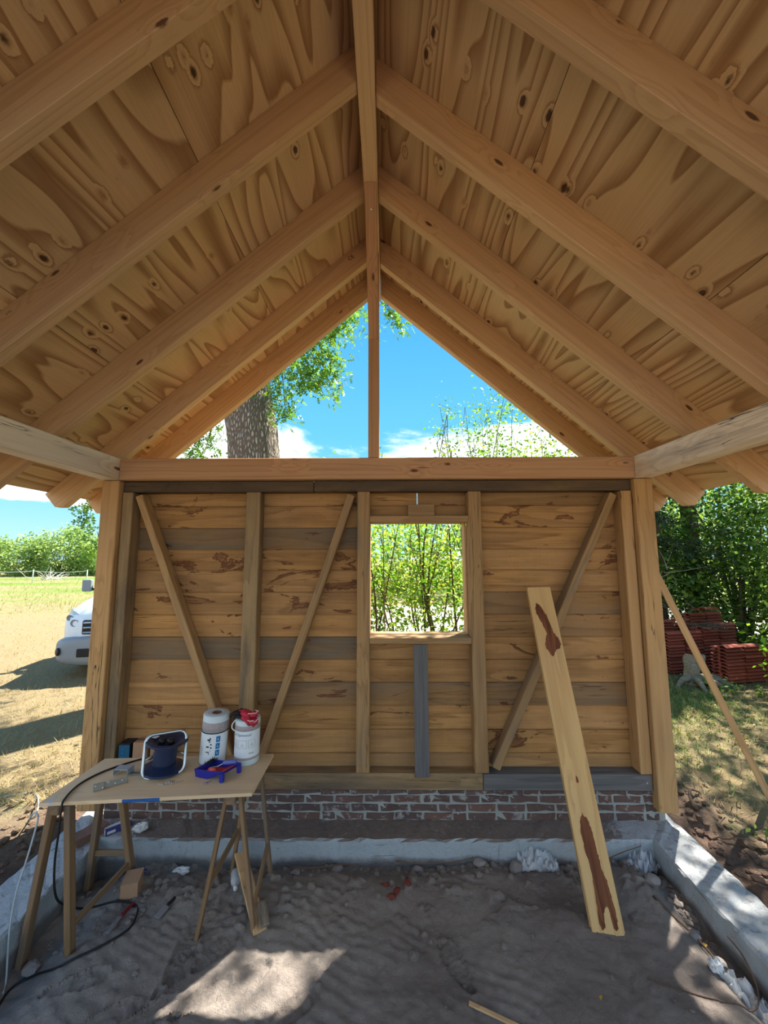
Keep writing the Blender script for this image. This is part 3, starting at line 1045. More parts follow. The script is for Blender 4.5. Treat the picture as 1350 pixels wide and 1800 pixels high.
# window opening, no glass fitted yet
win = thing('window_1', (0.256, 3.18, 1.415), label='square unglazed window opening framed in oak with pale liner boards', cat='window', kind='structure')
bbox('window_head', (-0.142, YF, 2.374), (0.656, YB + 0.02, 2.425), 'oak_stud', win, 'X', 0.003)
bbox('window_sill', (-0.142, YF - 0.003, 1.415), (0.656, YB + 0.02, 1.462), 'oak_stud', win, 'X', 0.003)
bbox('liner_board', (-0.150, YB + 0.022, 1.452), (0.666, YB + 0.11, 1.470), 'pine_lath', win, 'X', 0.002)
bbox('liner_board', (-0.158, YB + 0.03, 1.472), (-0.143, YB + 0.11, 2.372), 'pine_lath', win, 'Z', 0.002)
bbox('liner_board', (0.640, YB + 0.0, 1.472), (0.656, YB + 0.11, 2.372), 'pine_lath', win, 'Z', 0.002)
bbox('liner_board', (-0.150, YB + 0.03, 2.374), (0.666, YB + 0.11, 2.392), 'pine_lath', win, 'X', 0.002)

# ------------------------------------------------------------------ roof
roof = thing('roof', (XC, 1.5, 2.72), label='pitched roof of spruce rafters under knotty plywood sheets', cat='roof', kind='structure')
TAN = 0.866
TH = math.atan(TAN)
cT, sT = math.cos(TH), math.sin(TH)
Z0 = 4.79
HB = 0.25 * cT
RL = (2.66 - 0.05) / cT
RAFT_Y = [(3.67, 3.67), (3.205, 3.235), (2.555, 2.565), (1.875, 1.94), (1.262, 1.275), (0.62, 0.62), (-0.03, -0.03), (-0.68, -0.68)]
out = [(0, 0), (RL - 0.05, 0), (RL, 0.05 * TAN), (RL, HB), (-0.25 * sT, HB)]


def slope_frame(sg, d, y):
    """origin on the rafter underside at distance d (horizontal) from the ridge line; X down the slope, Z outwards"""
    M = Matrix.Identity(4)
    X_, Z_ = (sg * cT, 0, -sT), (sg * sT, 0, cT)
    for i in range(3):
        M[i][0], M[i][1], M[i][2] = X_[i], (0, sg, 0)[i], Z_[i]
    M[0][3], M[1][3], M[2][3] = XC + sg * d, y, Z0 - TAN * d
    return M


RT = 0.068
rafters = []
for yl, yr in RAFT_Y:
    for sg, y in ((-1, yl), (1, yr)):
        rafters.append((sg, y, prism('rafter', out, RT, 'spruce', roof, slope_frame(sg, 0.052, y if sg > 0 else y + RT), bev=0.003)))
bbox('ridge_beam', (XC - 0.05, -0.75, 4.72), (XC + 0.05, 3.74, 4.985), 'spruce', roof, 'Y', 0.004)
for sg, x0, x1 in ((-1, -2.32, -2.19), (1, 2.0, 2.132)):
    bbox('wall_plate', (x0, -0.75, 2.722), (x1, 3.3, 2.9), 'spruce_silver', roof, 'Y', 0.006)
    bbox('corner_post', (x0, -0.72, 0.125), (x1, -0.58, 2.72), 'oak_post', roof, 'Z', 0.006)
bbox('tie_beam', (-2.188, 3.08, 2.722), (1.998, 3.198, 2.898), 'spruce_shade_red', roof, 'X', 0.005)
bbox('king_post', (XC - 0.045, 3.082, 2.9), (XC + 0.045, 3.172, 4.718), 'spruce_shade_red', roof, 'Z', 0.004)
# knee brace from king post up to the ridge
p = prism('knee_brace', [(0, 0), (1.022, 0), (0.985, 0.085), (0.066, 0.085)], 0.086, 'spruce_shade_red', roof,
          Matrix(((0, 1, 0, XC - 0.043), (-0.625, 0, 0.781, 3.08), (0.781, 0, 0.625, 3.92), (0, 0, 0, 1))), bev=0.002)
o = MB().add(*lathe_np([(0.0, 0.0), (0.007, 0.001), (0.006, 0.004), (0.0, 0.005)], 10)).build(
    'screw_head', 'screw_steel', roof, T(XC, 2.535, 4.594) @ Rx(math.radians(128)))
# plywood sheets, grain along the ridge
strips = [(0.0, 1.2135), (1.2170, 2.4235), (2.4270, 3.66)]
joints = [[3.76, 1.31, -0.76], [3.76, 2.60, 0.16, -0.76], [3.76, 1.96, -0.48, -0.76]]
for sg in (-1, 1):
    for (s0, s1), js in zip(strips, joints):
        for ya, yb in zip(js[1:], js[:-1]):
            Ls, Lw = yb - ya - 0.003, s1 - s0
            base = slope_frame(sg, 0.0, 0)
            # underside plane lies HB outwards of the rafter underside; distance along the slope from the apex of that plane
            c = base @ Vector(((s0 + s1) / 2 - 0.25 * sT, 0, HB + 0.009))
            M = base.copy() @ Rz(math.pi / 2)
            M[0][3], M[1][3], M[2][3] = c.x, (ya + yb) / 2, c.z
            obj('plywood_sheet', box_me(Ls, Lw, 0.018, 0.001), 'plywood', roof, M)
for sg in (-1, 1):
    base = slope_frame(sg, 0.0, 0)
    c = base @ Vector((3.66 / 2 - 0.25 * sT, 0, HB + 0.0215))
    M = base.copy() @ Rz(math.pi / 2)
    M[0][3], M[1][3], M[2][3] = c.x, 1.5, c.z
    obj('added_light_leak_sheet', box_me(4.53, 3.66, 0.004, 0.0), 'added_light_leak_mat', roof, M)  # unseen sheet added above the plywood to stop sky light through the seams
# ink stamps burnt on two rafters
for sg, y, rf in rafters:
    if abs(y - 3.205) < 1e-6 or abs(y - 3.235) < 1e-6:
        base = slope_frame(sg, 0.052, y)
        if sg < 0:
            q_ = base @ Vector((0.10, 0, 0.11))
        else:
            q_ = base @ Vector((RL - 0.33, 0, 0.10))
        for s_, sz, du, dv in (('CE', 0.05, 0, 0),):
            me_ = text_me(s_, sz, 0.0004)
            ex = Vector((sg * cT, 0, -sT)) * (1 if sg > 0 else -1)
            ez = Vector((sg * sT, 0, cT))
            M = Matrix.Identity(4)
            ny = Vector((0, -1, 0))
            pos = q_ + ex * du + ez * dv + ny * 0.0012
            for i in range(3):
                M[i][0], M[i][1], M[i][2], M[i][3] = ex[i], ez[i], ny[i], pos[i]
            obj('stamp_mark', me_, 'stamp_ink', rf, M)
# ------------------------------------------------------------------ helpers for things
def sh(x, y):
    return float(sand_h(np.array([float(x)]), np.array([float(y)]))[0])


def gh(x, y):
    return float(ground_h(np.array([float(x)]), np.array([float(y)]))[0])


CT = 0.131      # top of the concrete
TZ = 0.75       # top of the work table

# ------------------------------------------------------------------ work table top on two trestles
tb = thing('table_top', (-1.93, 2.285, TZ - 0.019), 0.0, 'chipboard sheet laid across two trestles as a work table', 'table top')
c1, c2, c3, c4 = (-1.93, 2.285), (-0.783, 2.383), (-0.788, 2.827), (-1.908, 2.76)
bm = bmesh.new()
f = bm.faces.new([bm.verts.new((x + 1.35, y - 2.55, -0.019)) for x, y in (c1, c2, c3, c4)])
r = bmesh.ops.extrude_face_region(bm, geom=[f])
bmesh.ops.translate(bm, vec=(0, 0, 0.019), verts=[g for g in r['geom'] if isinstance(g, bmesh.types.BMVert)])
bmesh.ops.bevel(bm, geom=bm.edges[:], offset=0.0015, segments=1, affect='EDGES', profile=0.5)
obj('board', from_bm(bm), 'table_board', tb, T(-1.35, 2.55, TZ))
ang = math.atan2(c2[1] - c1[1], c2[0] - c1[0])
L = math.hypot(c2[0] - c1[0], c2[1] - c1[1])
ex = Vector((math.cos(ang), math.sin(ang), 0))
mid = Vector((c1[0], c1[1], TZ - 0.0095)) + ex * (L * 0.47)
o = obj('paint_mark', box_me(L * 0.175, 0.0016, 0.0165, 0.0), 'blue_mark', tb, Matrix.Translation(mid + Vector((math.sin(ang), -math.cos(ang), 0)) * 0.0012) @ Rz(ang))
o['label'] = 'blue paint on the front edge'


def trestle(apexN, apexB, feet, sec, stret, label, spread=None):
    """A-frame trestle: rail between two apexes, four legs, stretchers"""
    t_ = thing('trestle', ((feet[0][0] + feet[2][0]) / 2, (feet[0][1] + feet[2][1]) / 2, 0), 0, label, 'trestle', 'trestles under the work table')
    a, b = Vector(apexN), Vector(apexB)
    d = (b - a).normalized()
    beam('top_rail', a - d * 0.05, b + d * 0.05, 0.055, 0.045, 'trestle_wood', t_, bev=0.004)
    side = Vector((1, 0, 0))
    for k, ft in enumerate(feet):
        ap = a if k < 2 else b
        sg = 1 if ft[0] > ap.x else -1
        top = ap + side * (sg * (0.0275 + sec[0] * 0.5)) + Vector((0, 0, 0.012))
        beam('leg', ft, top, sec[1], sec[0], 'trestle_wood', t_, up=(1, 0, 0), bev=0.003)
    for (i, zi, j, zj) in stret:
        def at(k, zz):
            ap = a if k < 2 else b
            ft = Vector(feet[k])
            q_ = (zz - ft.z) / (ap.z - ft.z)
            sg = 1 if ft.x > ap.x else -1
            return ft.lerp(ap + side * sg * 0.04, q_)
        beam('stretcher', at(i, zi), at(j, zj), 0.02, 0.035, 'trestle_wood', t_, bev=0.003)
    return t_


zr = TZ - 0.019 - 0.0235
trestle((-1.84, 2.335, zr), (-1.83, 2.72, zr), [(-1.72, 2.325, sh(-1.72, 2.325)), (-1.985, 2.33, sh(-1.985, 2.33)), (-1.69, 2.79, sh(-1.69, 2.79)), (-1.985, 2.80, sh(-1.985, 2.80))],
        (0.034, 0.046), [(0, 0.10, 2, 0.10), (3, 0.16, 2, 0.16)], 'thick-legged brown trestle under the left end of the chipboard')
trestle((-0.905, 2.43, zr), (-0.90, 2.775, zr), [(-0.76, 2.42, sh(-0.76, 2.42)), (-1.07, 2.40, sh(-1.07, 2.40)), (-0.785, 2.81, sh(-0.785, 2.81)), (-1.05, 2.84, sh(-1.05, 2.84))],
        (0.022, 0.032), [(0, 0.09, 2, 0.20), (1, 0.24, 3, 0.28)], 'thin-legged trestle under the right end of the chipboard')


# ------------------------------------------------------------------ cable reel
reel = thing('cable_reel', (-1.42, 2.59, TZ), 0, 'dark blue cable reel in a silver tube stand on the chipboard', 'cable reel')
R0 = T(-1.425, 2.605, TZ + 0.012) @ Rz(0.35) @ Ry(math.radians(5))
V, Fc = lathe_np([(0.0, 0.0), (0.118, 0.0), (0.128, 0.006), (0.128, 0.014), (0.118, 0.018), (0.095, 0.022), (0.07, 0.034), (0.0, 0.036)], 40)
obj('lower_flange', mesh(V, Fc, True), 'navy_plastic', reel, R0)
V, Fc = lathe_np([(0.0, 0.03), (0.068, 0.03), (0.066, 0.05), (0.066, 0.135), (0.068, 0.15), (0.0, 0.15)], 40)
obj('drum', mesh(V, Fc, True), 'navy_plastic', reel, R0)
V, Fc = lathe_np([(0.066, 0.148), (0.11, 0.160), (0.122, 0.168), (0.122, 0.176), (0.112, 0.178), (0.085, 0.172), (0.05, 0.150), (0.0, 0.148)], 40)
top = obj('upper_flange', mesh(V, Fc, True), 'navy_plastic', reel, R0)
obj('sticker', box_me(0.05, 0.034, 0.0015, 0.0003), 'white_print', top, R0 @ Rz(2.6) @ T(0.098, 0.0, 0.1785))
MB().tube([(0.02, 0, 0.15), (0.02, 0, 0.182)], 0.022, 16).tube([(-0.03, 0.01, 0.15), (-0.03, 0.01, 0.18)], 0.02, 16).build('socket', 'black_cable', top, R0, True)
# stand: rounded loop leaning back, foot bar forward
w_, h_, rr = 0.135, 0.235, 0.045


def rrect(w2, h, rad, n=7):
    pts = []
    for cx_, cz_, a0 in ((w2 - rad, rad, -90), (w2 - rad, h - rad, 0), (-w2 + rad, h - rad, 90), (-w2 + rad, rad, 180)):
        for k in range(n + 1):
            a = math.radians(a0 + 90 * k / n)
            pts.append((cx_ + rad * math.cos(a), 0, cz_ + rad * math.sin(a)))
    return pts


SF = T(-1.385, 2.535, TZ + 0.0095) @ Rz(0.42) @ Rx(math.radians(-24))
MB().tube(rrect(w_ - 0.02, h_, rr), 0.0095, 10, close=True).build('stand_loop', 'steel_tube', reel, SF, True)
MB().tube([(-0.115, 0.0, 0.10), (-0.05, 0.10, 0.13), (0.05, 0.10, 0.13), (0.113, 0.0, 0.10)], 0.006, 8).build('axle_bracket', 'steel_tube', reel, SF, True)

# ------------------------------------------------------------------ cables
cab = spline([(-1.50, 2.63, TZ + 0.1), (-1.56, 2.70, TZ + 0.03), (-1.64, 2.775 - 0.03, TZ + 0.006), (-1.72, 2.68, TZ + 0.006), (-1.80, 2.58, TZ + 0.006), (-1.838, 2.46, TZ + 0.006),
              (-1.815, 2.33, TZ + 0.007), (-1.79, 2.272, TZ - 0.01), (-1.785, 2.262, TZ - 0.12), (-1.80, 2.27, 0.45), (-1.80, 2.30, 0.27), (-1.78, 2.38, 0.16), (-1.76, 2.50, 0.055),
              (-1.66, 2.60, sh(-1.66, 2.60) + 0.012), (-1.56, 2.60, sh(-1.56, 2.60) + 0.008), (-1.49, 2.535, sh(-1.49, 2.535) + 0.008),
              (-1.47, 2.43, sh(-1.47, 2.43) + 0.008), (-1.55, 2.335, sh(-1.55, 2.335) + 0.008), (-1.65, 2.262, sh(-1.65, 2.262) + 0.008),
              (-1.735, 2.245, sh(-1.735, 2.245) + 0.008), (-1.85, 2.262, sh(-1.85, 2.262) + 0.007), (-1.93, 2.22, sh(-1.93, 2.22) + 0.004), (-1.90, 2.10, sh(-1.90, 2.10) + 0.004)], 6)
o = MB().tube(cab, 0.0055, 8).build('power_cable', 'black_cable', None, None, True)
tag(o, 'black power cable running from the reel over the table edge to the sand', 'cable')
gc = spline([(-4.2, 3.0, gh(-4.2, 3.0) + 0.01), (-3.5, 3.25, gh(-3.5, 3.25) + 0.012), (-3.15, 3.44, gh(-3.15, 3.44) + 0.012), (-2.95, 3.44, gh(-2.95, 3.44) + 0.02), (-2.72, 3.22, 0.20), (-2.42, 2.85, 0.34), (-2.12, 2.46, 0.56), (-1.965, 2.30, 0.69),
             (-1.915, 2.272, 0.685), (-1.925, 2.262, 0.58), (-1.955, 2.262, 0.45), (-1.985, 2.262, 0.33), (-2.0, 2.262, 0.20), (-2.003, 2.262, 0.08), (-1.99, 2.255, sh(-1.99, 2.255) + 0.012), (-1.95, 2.20, sh(-1.95, 2.2) + 0.005)], 8)
o = MB().tube(gc, 0.0045, 8).build('grey_cable', 'grey_cable', None, None, True)
tag(o, 'pale grey cable coming in from the lawn over the left foundation', 'cable')


# ------------------------------------------------------------------ two wrapped rolls
def arc_patch(r, a0, a1, z0, z1, n=10, lift=0.0):
    V, Q = [], []
    for k in range(n + 1):
        a = a0 + (a1 - a0) * k / n
        V += [((r + lift) * math.sin(a), -(r + lift) * math.cos(a), z0), ((r + lift) * math.sin(a), -(r + lift) * math.cos(a), z1)]
    for k in range(n):
        Q.append((2 * k, 2 * k + 2, 2 * k + 3, 2 * k + 1))
    return V, Q


def wrap_text(s, size, r, a, zz):
    me_ = text_me(s, size, 0.0)
    for v in me_.vertices:
        x, y = v.co.x, v.co.y
        t_ = a + x / r
        v.co = Vector(((r) * math.sin(t_), -(r) * math.cos(t_), zz + y))
    return me_


def ring_band(r, z0, z1, n=40):
    return lathe_np([(r - 0.0015, z0), (r, z0 + 0.001), (r, z1 - 0.001), (r - 0.0015, z1)], n)


def roll_body(M, r, h, par):
    V, Fc = lathe_np([(0.0, 0.0), (r - 0.004, 0.0), (r, 0.006), (r, h - 0.006), (r - 0.003, h), (0.03, h - 0.002), (0.024, h - 0.004), (0.022, h - 0.05), (0.0, h - 0.05)], 40)
    b_ = obj('roll', mesh(V, Fc, True), 'white_band', par, M)
    V, Fc = lathe_np([(0.023, h - 0.06), (0.023, h + 0.001), (0.028, h + 0.001), (0.028, h - 0.004)], 24)
    obj('core', mesh(V, Fc, True), 'cardboard_dark', b_, M)
    # edge of the outer layer
    pts = [((0.03 + (r - 0.035) * k / 60) * math.cos(k * 0.32), (0.03 + (r - 0.035) * k / 60) * math.sin(k * 0.32), h - 0.001) for k in range(61)]
    MB().tube(pts, 0.0011, 5).build('spiral_edge', 'mesh_wrap', b_, M)
    return b_


r1 = 0.083
roll1 = thing('foil_roll', (-1.172, 2.74, TZ), 0, 'wrapped roll with three blue squares on its white label', 'roll', 'wrapped rolls on the work table')
M1 = T(-1.172, 2.742, TZ + 0.003) @ Ry(math.radians(3.0))
b1 = roll_body(M1, r1, 0.302, roll1)
obj('mesh_band', mesh(*ring_band(r1 + 0.0012, 0.205, 0.262), True), 'mesh_wrap', roll1, M1)
obj('strap', mesh(*ring_band(r1 + 0.003, 0.196, 0.2035), True), 'black_cable', roll1, M1)
lab = obj('label_sheet', mesh(*arc_patch(r1, -1.5, 1.5, 0.004, 0.195, 24, 0.0015), True), 'white_print', roll1, M1)
for k in range(3):
    obj('blue_square', mesh(*arc_patch(r1, 0.50, 0.80, 0.145 - k * 0.042, 0.181 - k * 0.042, 5, 0.0024), True), 'panel_blue', lab, M1)
    mb = MB().add(*arc_patch(r1, 0.60, 0.70, 0.157 - k * 0.042, 0.161 - k * 0.042, 3, 0.003)).add(*arc_patch(r1, 0.61, 0.64, 0.163 - k * 0.042, 0.171 - k * 0.042, 3, 0.003))
    mb.build('white_mark', 'white_print', lab, M1)
for a0, a1, z0, z1 in ((-0.14, 0.10, 0.155, 0.165), (0.02, 0.12, 0.165, 0.174), (-0.02, 0.1, 0.146, 0.153), (-0.2, 0.02, 0.113, 0.122), (0.1, 0.2, 0.128, 0.137), (0.12, 0.22, 0.108, 0.118),
                       (-0.2, 0.05, 0.083, 0.089), (0.0, 0.05, 0.07, 0.083), (0.10, 0.13, 0.09, 0.10)):
    obj('pictogram', mesh(*arc_patch(r1, a0, a1, z0, z1, 4, 0.0024), True), 'ink_dark', lab, M1)
for k in range(5):
    obj('small_print', mesh(*arc_patch(r1, -0.75, -0.55, 0.06 + k * 0.012, 0.064 + k * 0.012, 3, 0.0024), True), 'ink_grey', lab, M1)
obj('small_print', mesh(*arc_patch(r1, 0.45, 0.78, 0.03, 0.046, 4, 0.0024), True), 'ink_grey', lab, M1)

r2 = 0.080
roll2 = thing('foil_roll', (-0.94, 2.735, TZ), 0, 'wrapped roll with blue lettering and red gloves on top', 'roll', 'wrapped rolls on the work table')
M2 = T(-0.942, 2.737, TZ + 0.001)
b2 = roll_body(M2, r2, 0.275, roll2)
obj('mesh_band', mesh(*ring_band(r2 + 0.0012, 0.213, 0.245), True), 'mesh_wrap', roll2, M2)
obj('mesh_band', mesh(*ring_band(r2 + 0.0012, 0.036, 0.05), True), 'mesh_wrap', roll2, M2)
lab = obj('label_sheet', mesh(*arc_patch(r2, -1.45, 1.45, 0.052, 0.212, 24, 0.0015), True), 'white_print', roll2, M2)
obj('lettering', wrap_text('al Optiwood', 0.024, r2 + 0.0026, -0.12, 0.184), 'ink_blue', lab, M2)
for a0, a1 in ((-0.95, -0.55), (-0.42, 0.28), (0.40, 0.95)):
    mb = MB()
    for (b0, b1_, z0, z1) in ((a0, a1, 0.158, 0.1595), (a0, a1, 0.110, 0.1115), (a0, a0 + 0.02, 0.11, 0.159), (a1 - 0.02, a1, 0.11, 0.159)):
        mb.add(*arc_patch(r2, b0, b1_, z0, z1, 6, 0.0024))
    mb.build('picture_frame', 'ink_grey', lab, M2)
    am = (a0 + a1) / 2
    mb = MB()
    for k in range(5):
        mb.add(*arc_patch(r2, am - 0.04 - 0.03 * k, am + 0.04 + 0.03 * k, 0.142 - k * 0.005, 0.1435 - k * 0.005, 4, 0.0024))
    mb.build('pictogram', 'ink_grey', lab, M2)
obj('small_print', mesh(*arc_patch(r2, 0.45, 0.85, 0.075, 0.081, 4, 0.0024), True), 'ink_grey', lab, M2)
obj('handle_loop', mesh(*tube_np(spline([(-0.078, -0.02, 0.262), (-0.094, -0.03, 0.24), (-0.094, -0.03, 0.215), (-0.080, -0.02, 0.195)], 6), 0.004, 8)), 'white_print', roll2, M2)


# gloves: flattened palm, five fingers, wavy cuff with a pale hem
def blob(rx, ry, rz, seed, amp=0.12, sub=3):
    bm = bmesh.new()
    bmesh.ops.create_icosphere(bm, subdivisions=sub, radius=1.0)
    r_ = np.random.default_rng(seed)
    ph = r_.uniform(0, 6.28, 6)
    for v in bm.verts:
        c = v.co
        k = 1 + amp * (math.sin(4 * c.x + ph[0]) * math.cos(3 * c.y + ph[1]) + 0.6 * math.sin(7 * c.y + ph[2] + 3 * c.x))
        v.co = Vector((c.x * rx * k, c.y * ry * k, c.z * rz * k))
    return from_bm(bm, True)


def glove(M, label, seed, fold):
    g = thing('work_glove', M.translation, 0, label, 'glove', 'red work gloves on the roll')
    obj('palm', blob(0.055, 0.042, 0.016, seed), 'glove_red', g, M)
    obj('grip_coating', blob(0.052, 0.040, 0.011, seed + 1), 'glove_black', g, M @ T(-0.012, 0.004, -0.011))
    for k, (yy, ln) in enumerate(((-0.034, 0.045), (-0.017, 0.062), (0.0, 0.068), (0.017, 0.06), (0.033, 0.046))):
        pts = spline([(-0.03, yy * 0.9, 0.0), (-0.055, yy, -0.004), (-0.055 - ln * 0.55, yy * 1.1, -0.018), (-0.055 - ln * 0.8, yy * 1.12, -0.036)], 5)
        n_ = len(pts)
        MB().tube(pts, [0.0095 * (1 - 0.35 * (i / (n_ - 1)) ** 3) for i in range(n_)], 8).build('finger', 'glove_black', g, M, True)
    # cuff: S-folded sleeve
    cur = spline([(0.035, -0.036, 0.004), (0.06, -0.040, 0.012), (0.078, -0.03, 0.002 + fold), (0.07, -0.012, 0.006 - fold * 0.4), (0.082, 0.006, 0.010 + fold * 0.6), (0.07, 0.024, 0.004), (0.045, 0.036, 0.004)], 6)
    Vv, Qq = [], []
    for i, p_ in enumerate(cur):
        Vv += [(p_[0], p_[1], p_[2] + 0.012), (p_[0] + 0.002, p_[1], p_[2] - 0.018), (p_[0] * 0.55, p_[1] * 0.9, p_[2] - 0.008)]
    for i in range(len(cur) - 1):
        Qq += [(3 * i, 3 * i + 3, 3 * i + 4, 3 * i + 1), (3 * i + 2, 3 * i + 5, 3 * i + 3, 3 * i), (3 * i + 1, 3 * i + 4, 3 * i + 5, 3 * i + 2)]
    cf = obj('cuff', mesh(Vv, Qq, True), 'glove_red', g, M)
    MB().tube([(p_[0], p_[1], p_[2] + 0.013) for p_ in cur], 0.0032, 6).build('hem', 'glove_trim', cf, M, True)


glove(T(-0.95, 2.72, TZ + 0.308) @ Rz(-0.25) @ Ry(math.radians(8)), 'red and black work glove lying uppermost on the right roll', 3, 0.014)
glove(T(-0.925, 2.69, TZ + 0.287) @ Rz(-0.55) @ Ry(math.radians(16)), 'lower red glove whose cuff hangs over the front of the right roll', 8, 0.02)

# ------------------------------------------------------------------ paint tray and roller
tray = thing('paint_tray', (-1.06, 2.56, TZ), 0, 'blue paint tray with red paint on the chipboard', 'paint tray')
# local u: deep end (left, back) -> ramp end (right, front); v across
A0, A1, A2, A3 = Vector((-1.192, 2.534, 0)), Vector((-1.134, 2.656, 0)), Vector((-0.927, 2.594, 0)), Vector((-1.0, 2.479, 0))   # deep front, deep back, ramp back, ramp front


def uv(u, v, zz):
    p_ = (A0.lerp(A3, u)).lerp(A1.lerp(A2, u), v)
    return (p_.x, p_.y, TZ + zz)


prof = [(0.0, 0.05, 0.006), (0.14, 0.05, 0.002), (0.45, 0.053, 0.003), (0.8, 0.058, 0.034), (1.0, 0.06, 0.046)]   # u, rim z, floor z
mb = MB()
Vv, Qq = [], []
for u, rz_, fz in prof:
    Vv += [uv(u, 0, rz_), uv(u, 0.04, rz_), uv(u, 0.08, fz + 0.004), uv(u, 0.92, fz + 0.004), uv(u, 0.96, rz_), uv(u, 1, rz_), uv(u, 0.94, max(fz, 0.0012)), uv(u, 0.06, max(fz, 0.0012))]
for i in range(len(prof) - 1):
    for k in range(8):
        Qq.append((8 * i + k, 8 * i + (k + 1) % 8, 8 * i + 8 + (k + 1) % 8, 8 * i + 8 + k))
Qq += [tuple(range(8)), tuple(range(8 * (len(prof) - 1) + 7, 8 * (len(prof) - 1) - 1, -1))]
mb.add(Vv, Qq)
# end walls
mb.add([uv(-0.01, 0, 0.05), uv(0.05, 0.05, 0.05), uv(0.05, 0.95, 0.05), uv(-0.01, 1, 0.05), uv(0.02, 0.04, 0.003), uv(0.06, 0.08, 0.006), uv(0.06, 0.92, 0.006), uv(0.02, 0.96, 0.003)],
       [(0, 1, 2, 3), (0, 3, 7, 4), (1, 5, 6, 2), (0, 4, 5, 1), (2, 6, 7, 3)])
mb.build('tray', 'tray_blue', tray)
mb = MB()
Vv = []
for u, fz in ((0.07, 0.016), (0.3, 0.016), (0.47, 0.0165), (0.78, 0.041), (0.92, 0.049)):
    Vv += [uv(u, 0.085, fz), uv(u, 0.915, fz)]
mb.add(Vv, [(2 * k, 2 * k + 2, 2 * k + 3, 2 * k + 1) for k in range(4)]).build('paint', 'paint_red', tray)
for vv in (0.05, 0.95):
    p_ = Vector(uv(0.97, vv, 0))
    beam('tray_foot', p_ + Vector((0, 0, 0.001)), p_ + Vector((-0.003, 0.004, 0.05)), 0.024, 0.026, 'tray_blue', tray, up=(1, 0, 0), bev=0.004)
brush = MB()
rbh = random.Random(4)
for k in range(60):
    b_ = Vector(uv(rbh.uniform(0.04, 0.16), rbh.uniform(0.5, 0.98), 0.045))
    brush.tube([b_, b_ + Vector((rbh.uniform(-.012, .012), rbh.uniform(-.012, .012), rbh.uniform(0.008, 0.02)))], 0.0016, 4)
o = brush.build('roller_sleeve', 'brush_dark', tray)
tag(o, kind='stuff')
rol = thing('paint_roller', uv(0.7, 0.4, 0.05), 0, 'small paint roller with blue grip lying in the paint tray', 'paint roller')
a_, b_ = Vector(uv(0.36, 0.30, 0.036)), Vector(uv(0.62, 0.12, 0.05))
MB().tube([a_, a_.lerp(b_, 0.08), a_.lerp(b_, 0.92), b_], [0.012, 0.0165, 0.0165, 0.012], 14).build('sleeve', 'roller_pink', rol, None, True)
MB().tube(spline([a_ + (a_ - b_).normalized() * 0.004, a_ + Vector((-0.01, 0.02, 0.004)), Vector(uv(0.45, 0.55, 0.045)), Vector(uv(0.62, 0.62, 0.064))], 5), 0.003, 8).build('wire', 'steel_tube', rol, None, True)
g0, g1 = Vector(uv(0.60, 0.62, 0.066)), Vector(uv(1.0, 0.74, 0.082))
MB().tube([g0, g0.lerp(g1, 0.08), g0.lerp(g1, 0.5), g0.lerp(g1, 0.93), g1], [0.006, 0.0105, 0.0125, 0.0115, 0.006], 12).build('grip', 'grip_blue', rol, None, True)

# ------------------------------------------------------------------ galvanised strap hardware
br = thing('post_bracket', (-1.64, 2.48, TZ), 0, 'grey galvanised angle bracket with screw holes on the chipboard', 'bracket')
BM = T(-1.635, 2.445, TZ + 0.001) @ Rz(0.62)
mb = MB().box((-0.09, -0.006, 0), (0.075, -0.003, 0.034), 0.001).box((-0.09, -0.006, 0), (0.075, 0.030, 0.003), 0.001)
mb.build('angle', 'zinc', br, BM)
obj('end_plate', box_me(0.055, 0.006, 0.042, 0.002), 'zinc', br, BM @ T(-0.064, -0.0105, 0.0215))
for x, zz in ((-0.08, 0.03), (-0.045, 0.012), (-0.02, 0.03), (0.015, 0.015), (0.05, 0.02)):
    obj('bolt_head', mesh(*lathe_np([(0.0, 0.004), (0.004, 0.003), (0.0055, 0.0)], 10), True), 'screw_steel', br, BM @ T(x, -0.0137 if x < -0.036 else -0.0062, zz) @ Rx(math.pi / 2))
st = thing('strap_tie', (-1.62, 2.56, TZ), 0, 'pale bent strap tie lying across the grey bracket', 'bracket')
SM = T(-1.64, 2.575, TZ + 0.002) @ Rz(-0.05)
mb = MB().box((-0.065, -0.03, 0.034), (0.03, 0.03, 0.037), 0.001).box((0.027, -0.03, 0.001), (0.030, 0.03, 0.037), 0.001).box((-0.065, -0.03, 0.0), (-0.062, 0.03, 0.037), 0.001)
mb.build('saddle', 'zinc_light', st, SM)
obj('tongue', box_me(0.085, 0.03, 0.004, 0.0015), 'zinc', st, SM @ T(0.072, 0.0, 0.004))

# ------------------------------------------------------------------ loose screws
rs = random.Random(21)


def screw(x, y, a, L=0.045):
    V, Fc = lathe_np([(0.0, 0.0), (0.0042, 0.0), (0.0044, 0.0012), (0.0019, 0.004), (0.0019, L - 0.008), (0.0, L)], 8)
    return mesh(V, Fc, True)


sc_me = screw(0, 0, 0)
for k, (x, y, a) in enumerate(((-1.325, 2.462, 0.4), (-1.31, 2.468, 1.2), (-1.30, 2.476, 2.4), (-1.335, 2.455, 2.9), (-1.272, 2.475, 0.7), (-1.29, 2.46, 1.9), (-1.315, 2.478, 3.6))):
    o = obj('screw', sc_me, 'screw_steel', None, T(x, y, TZ + 0.0046) @ Rz(a) @ Ry(math.radians(92)))
    tag(o, 'steel screw lying apart at the right of the small heap' if k == 4 else 'steel wood screw in the small heap in front of the cable reel', 'screw', 'screws in front of the reel')
for x, y, a in ((-1.105, 2.468, 0.5), (-1.09, 2.462, 1.1)):
    o = obj('screw', sc_me, 'screw_steel', None, T(x, y, TZ + 0.0046) @ Rz(a) @ Ry(math.radians(92)))
    tag(o, 'steel wood screw lying left of the paint tray foot', 'screw', 'screws beside the paint tray')


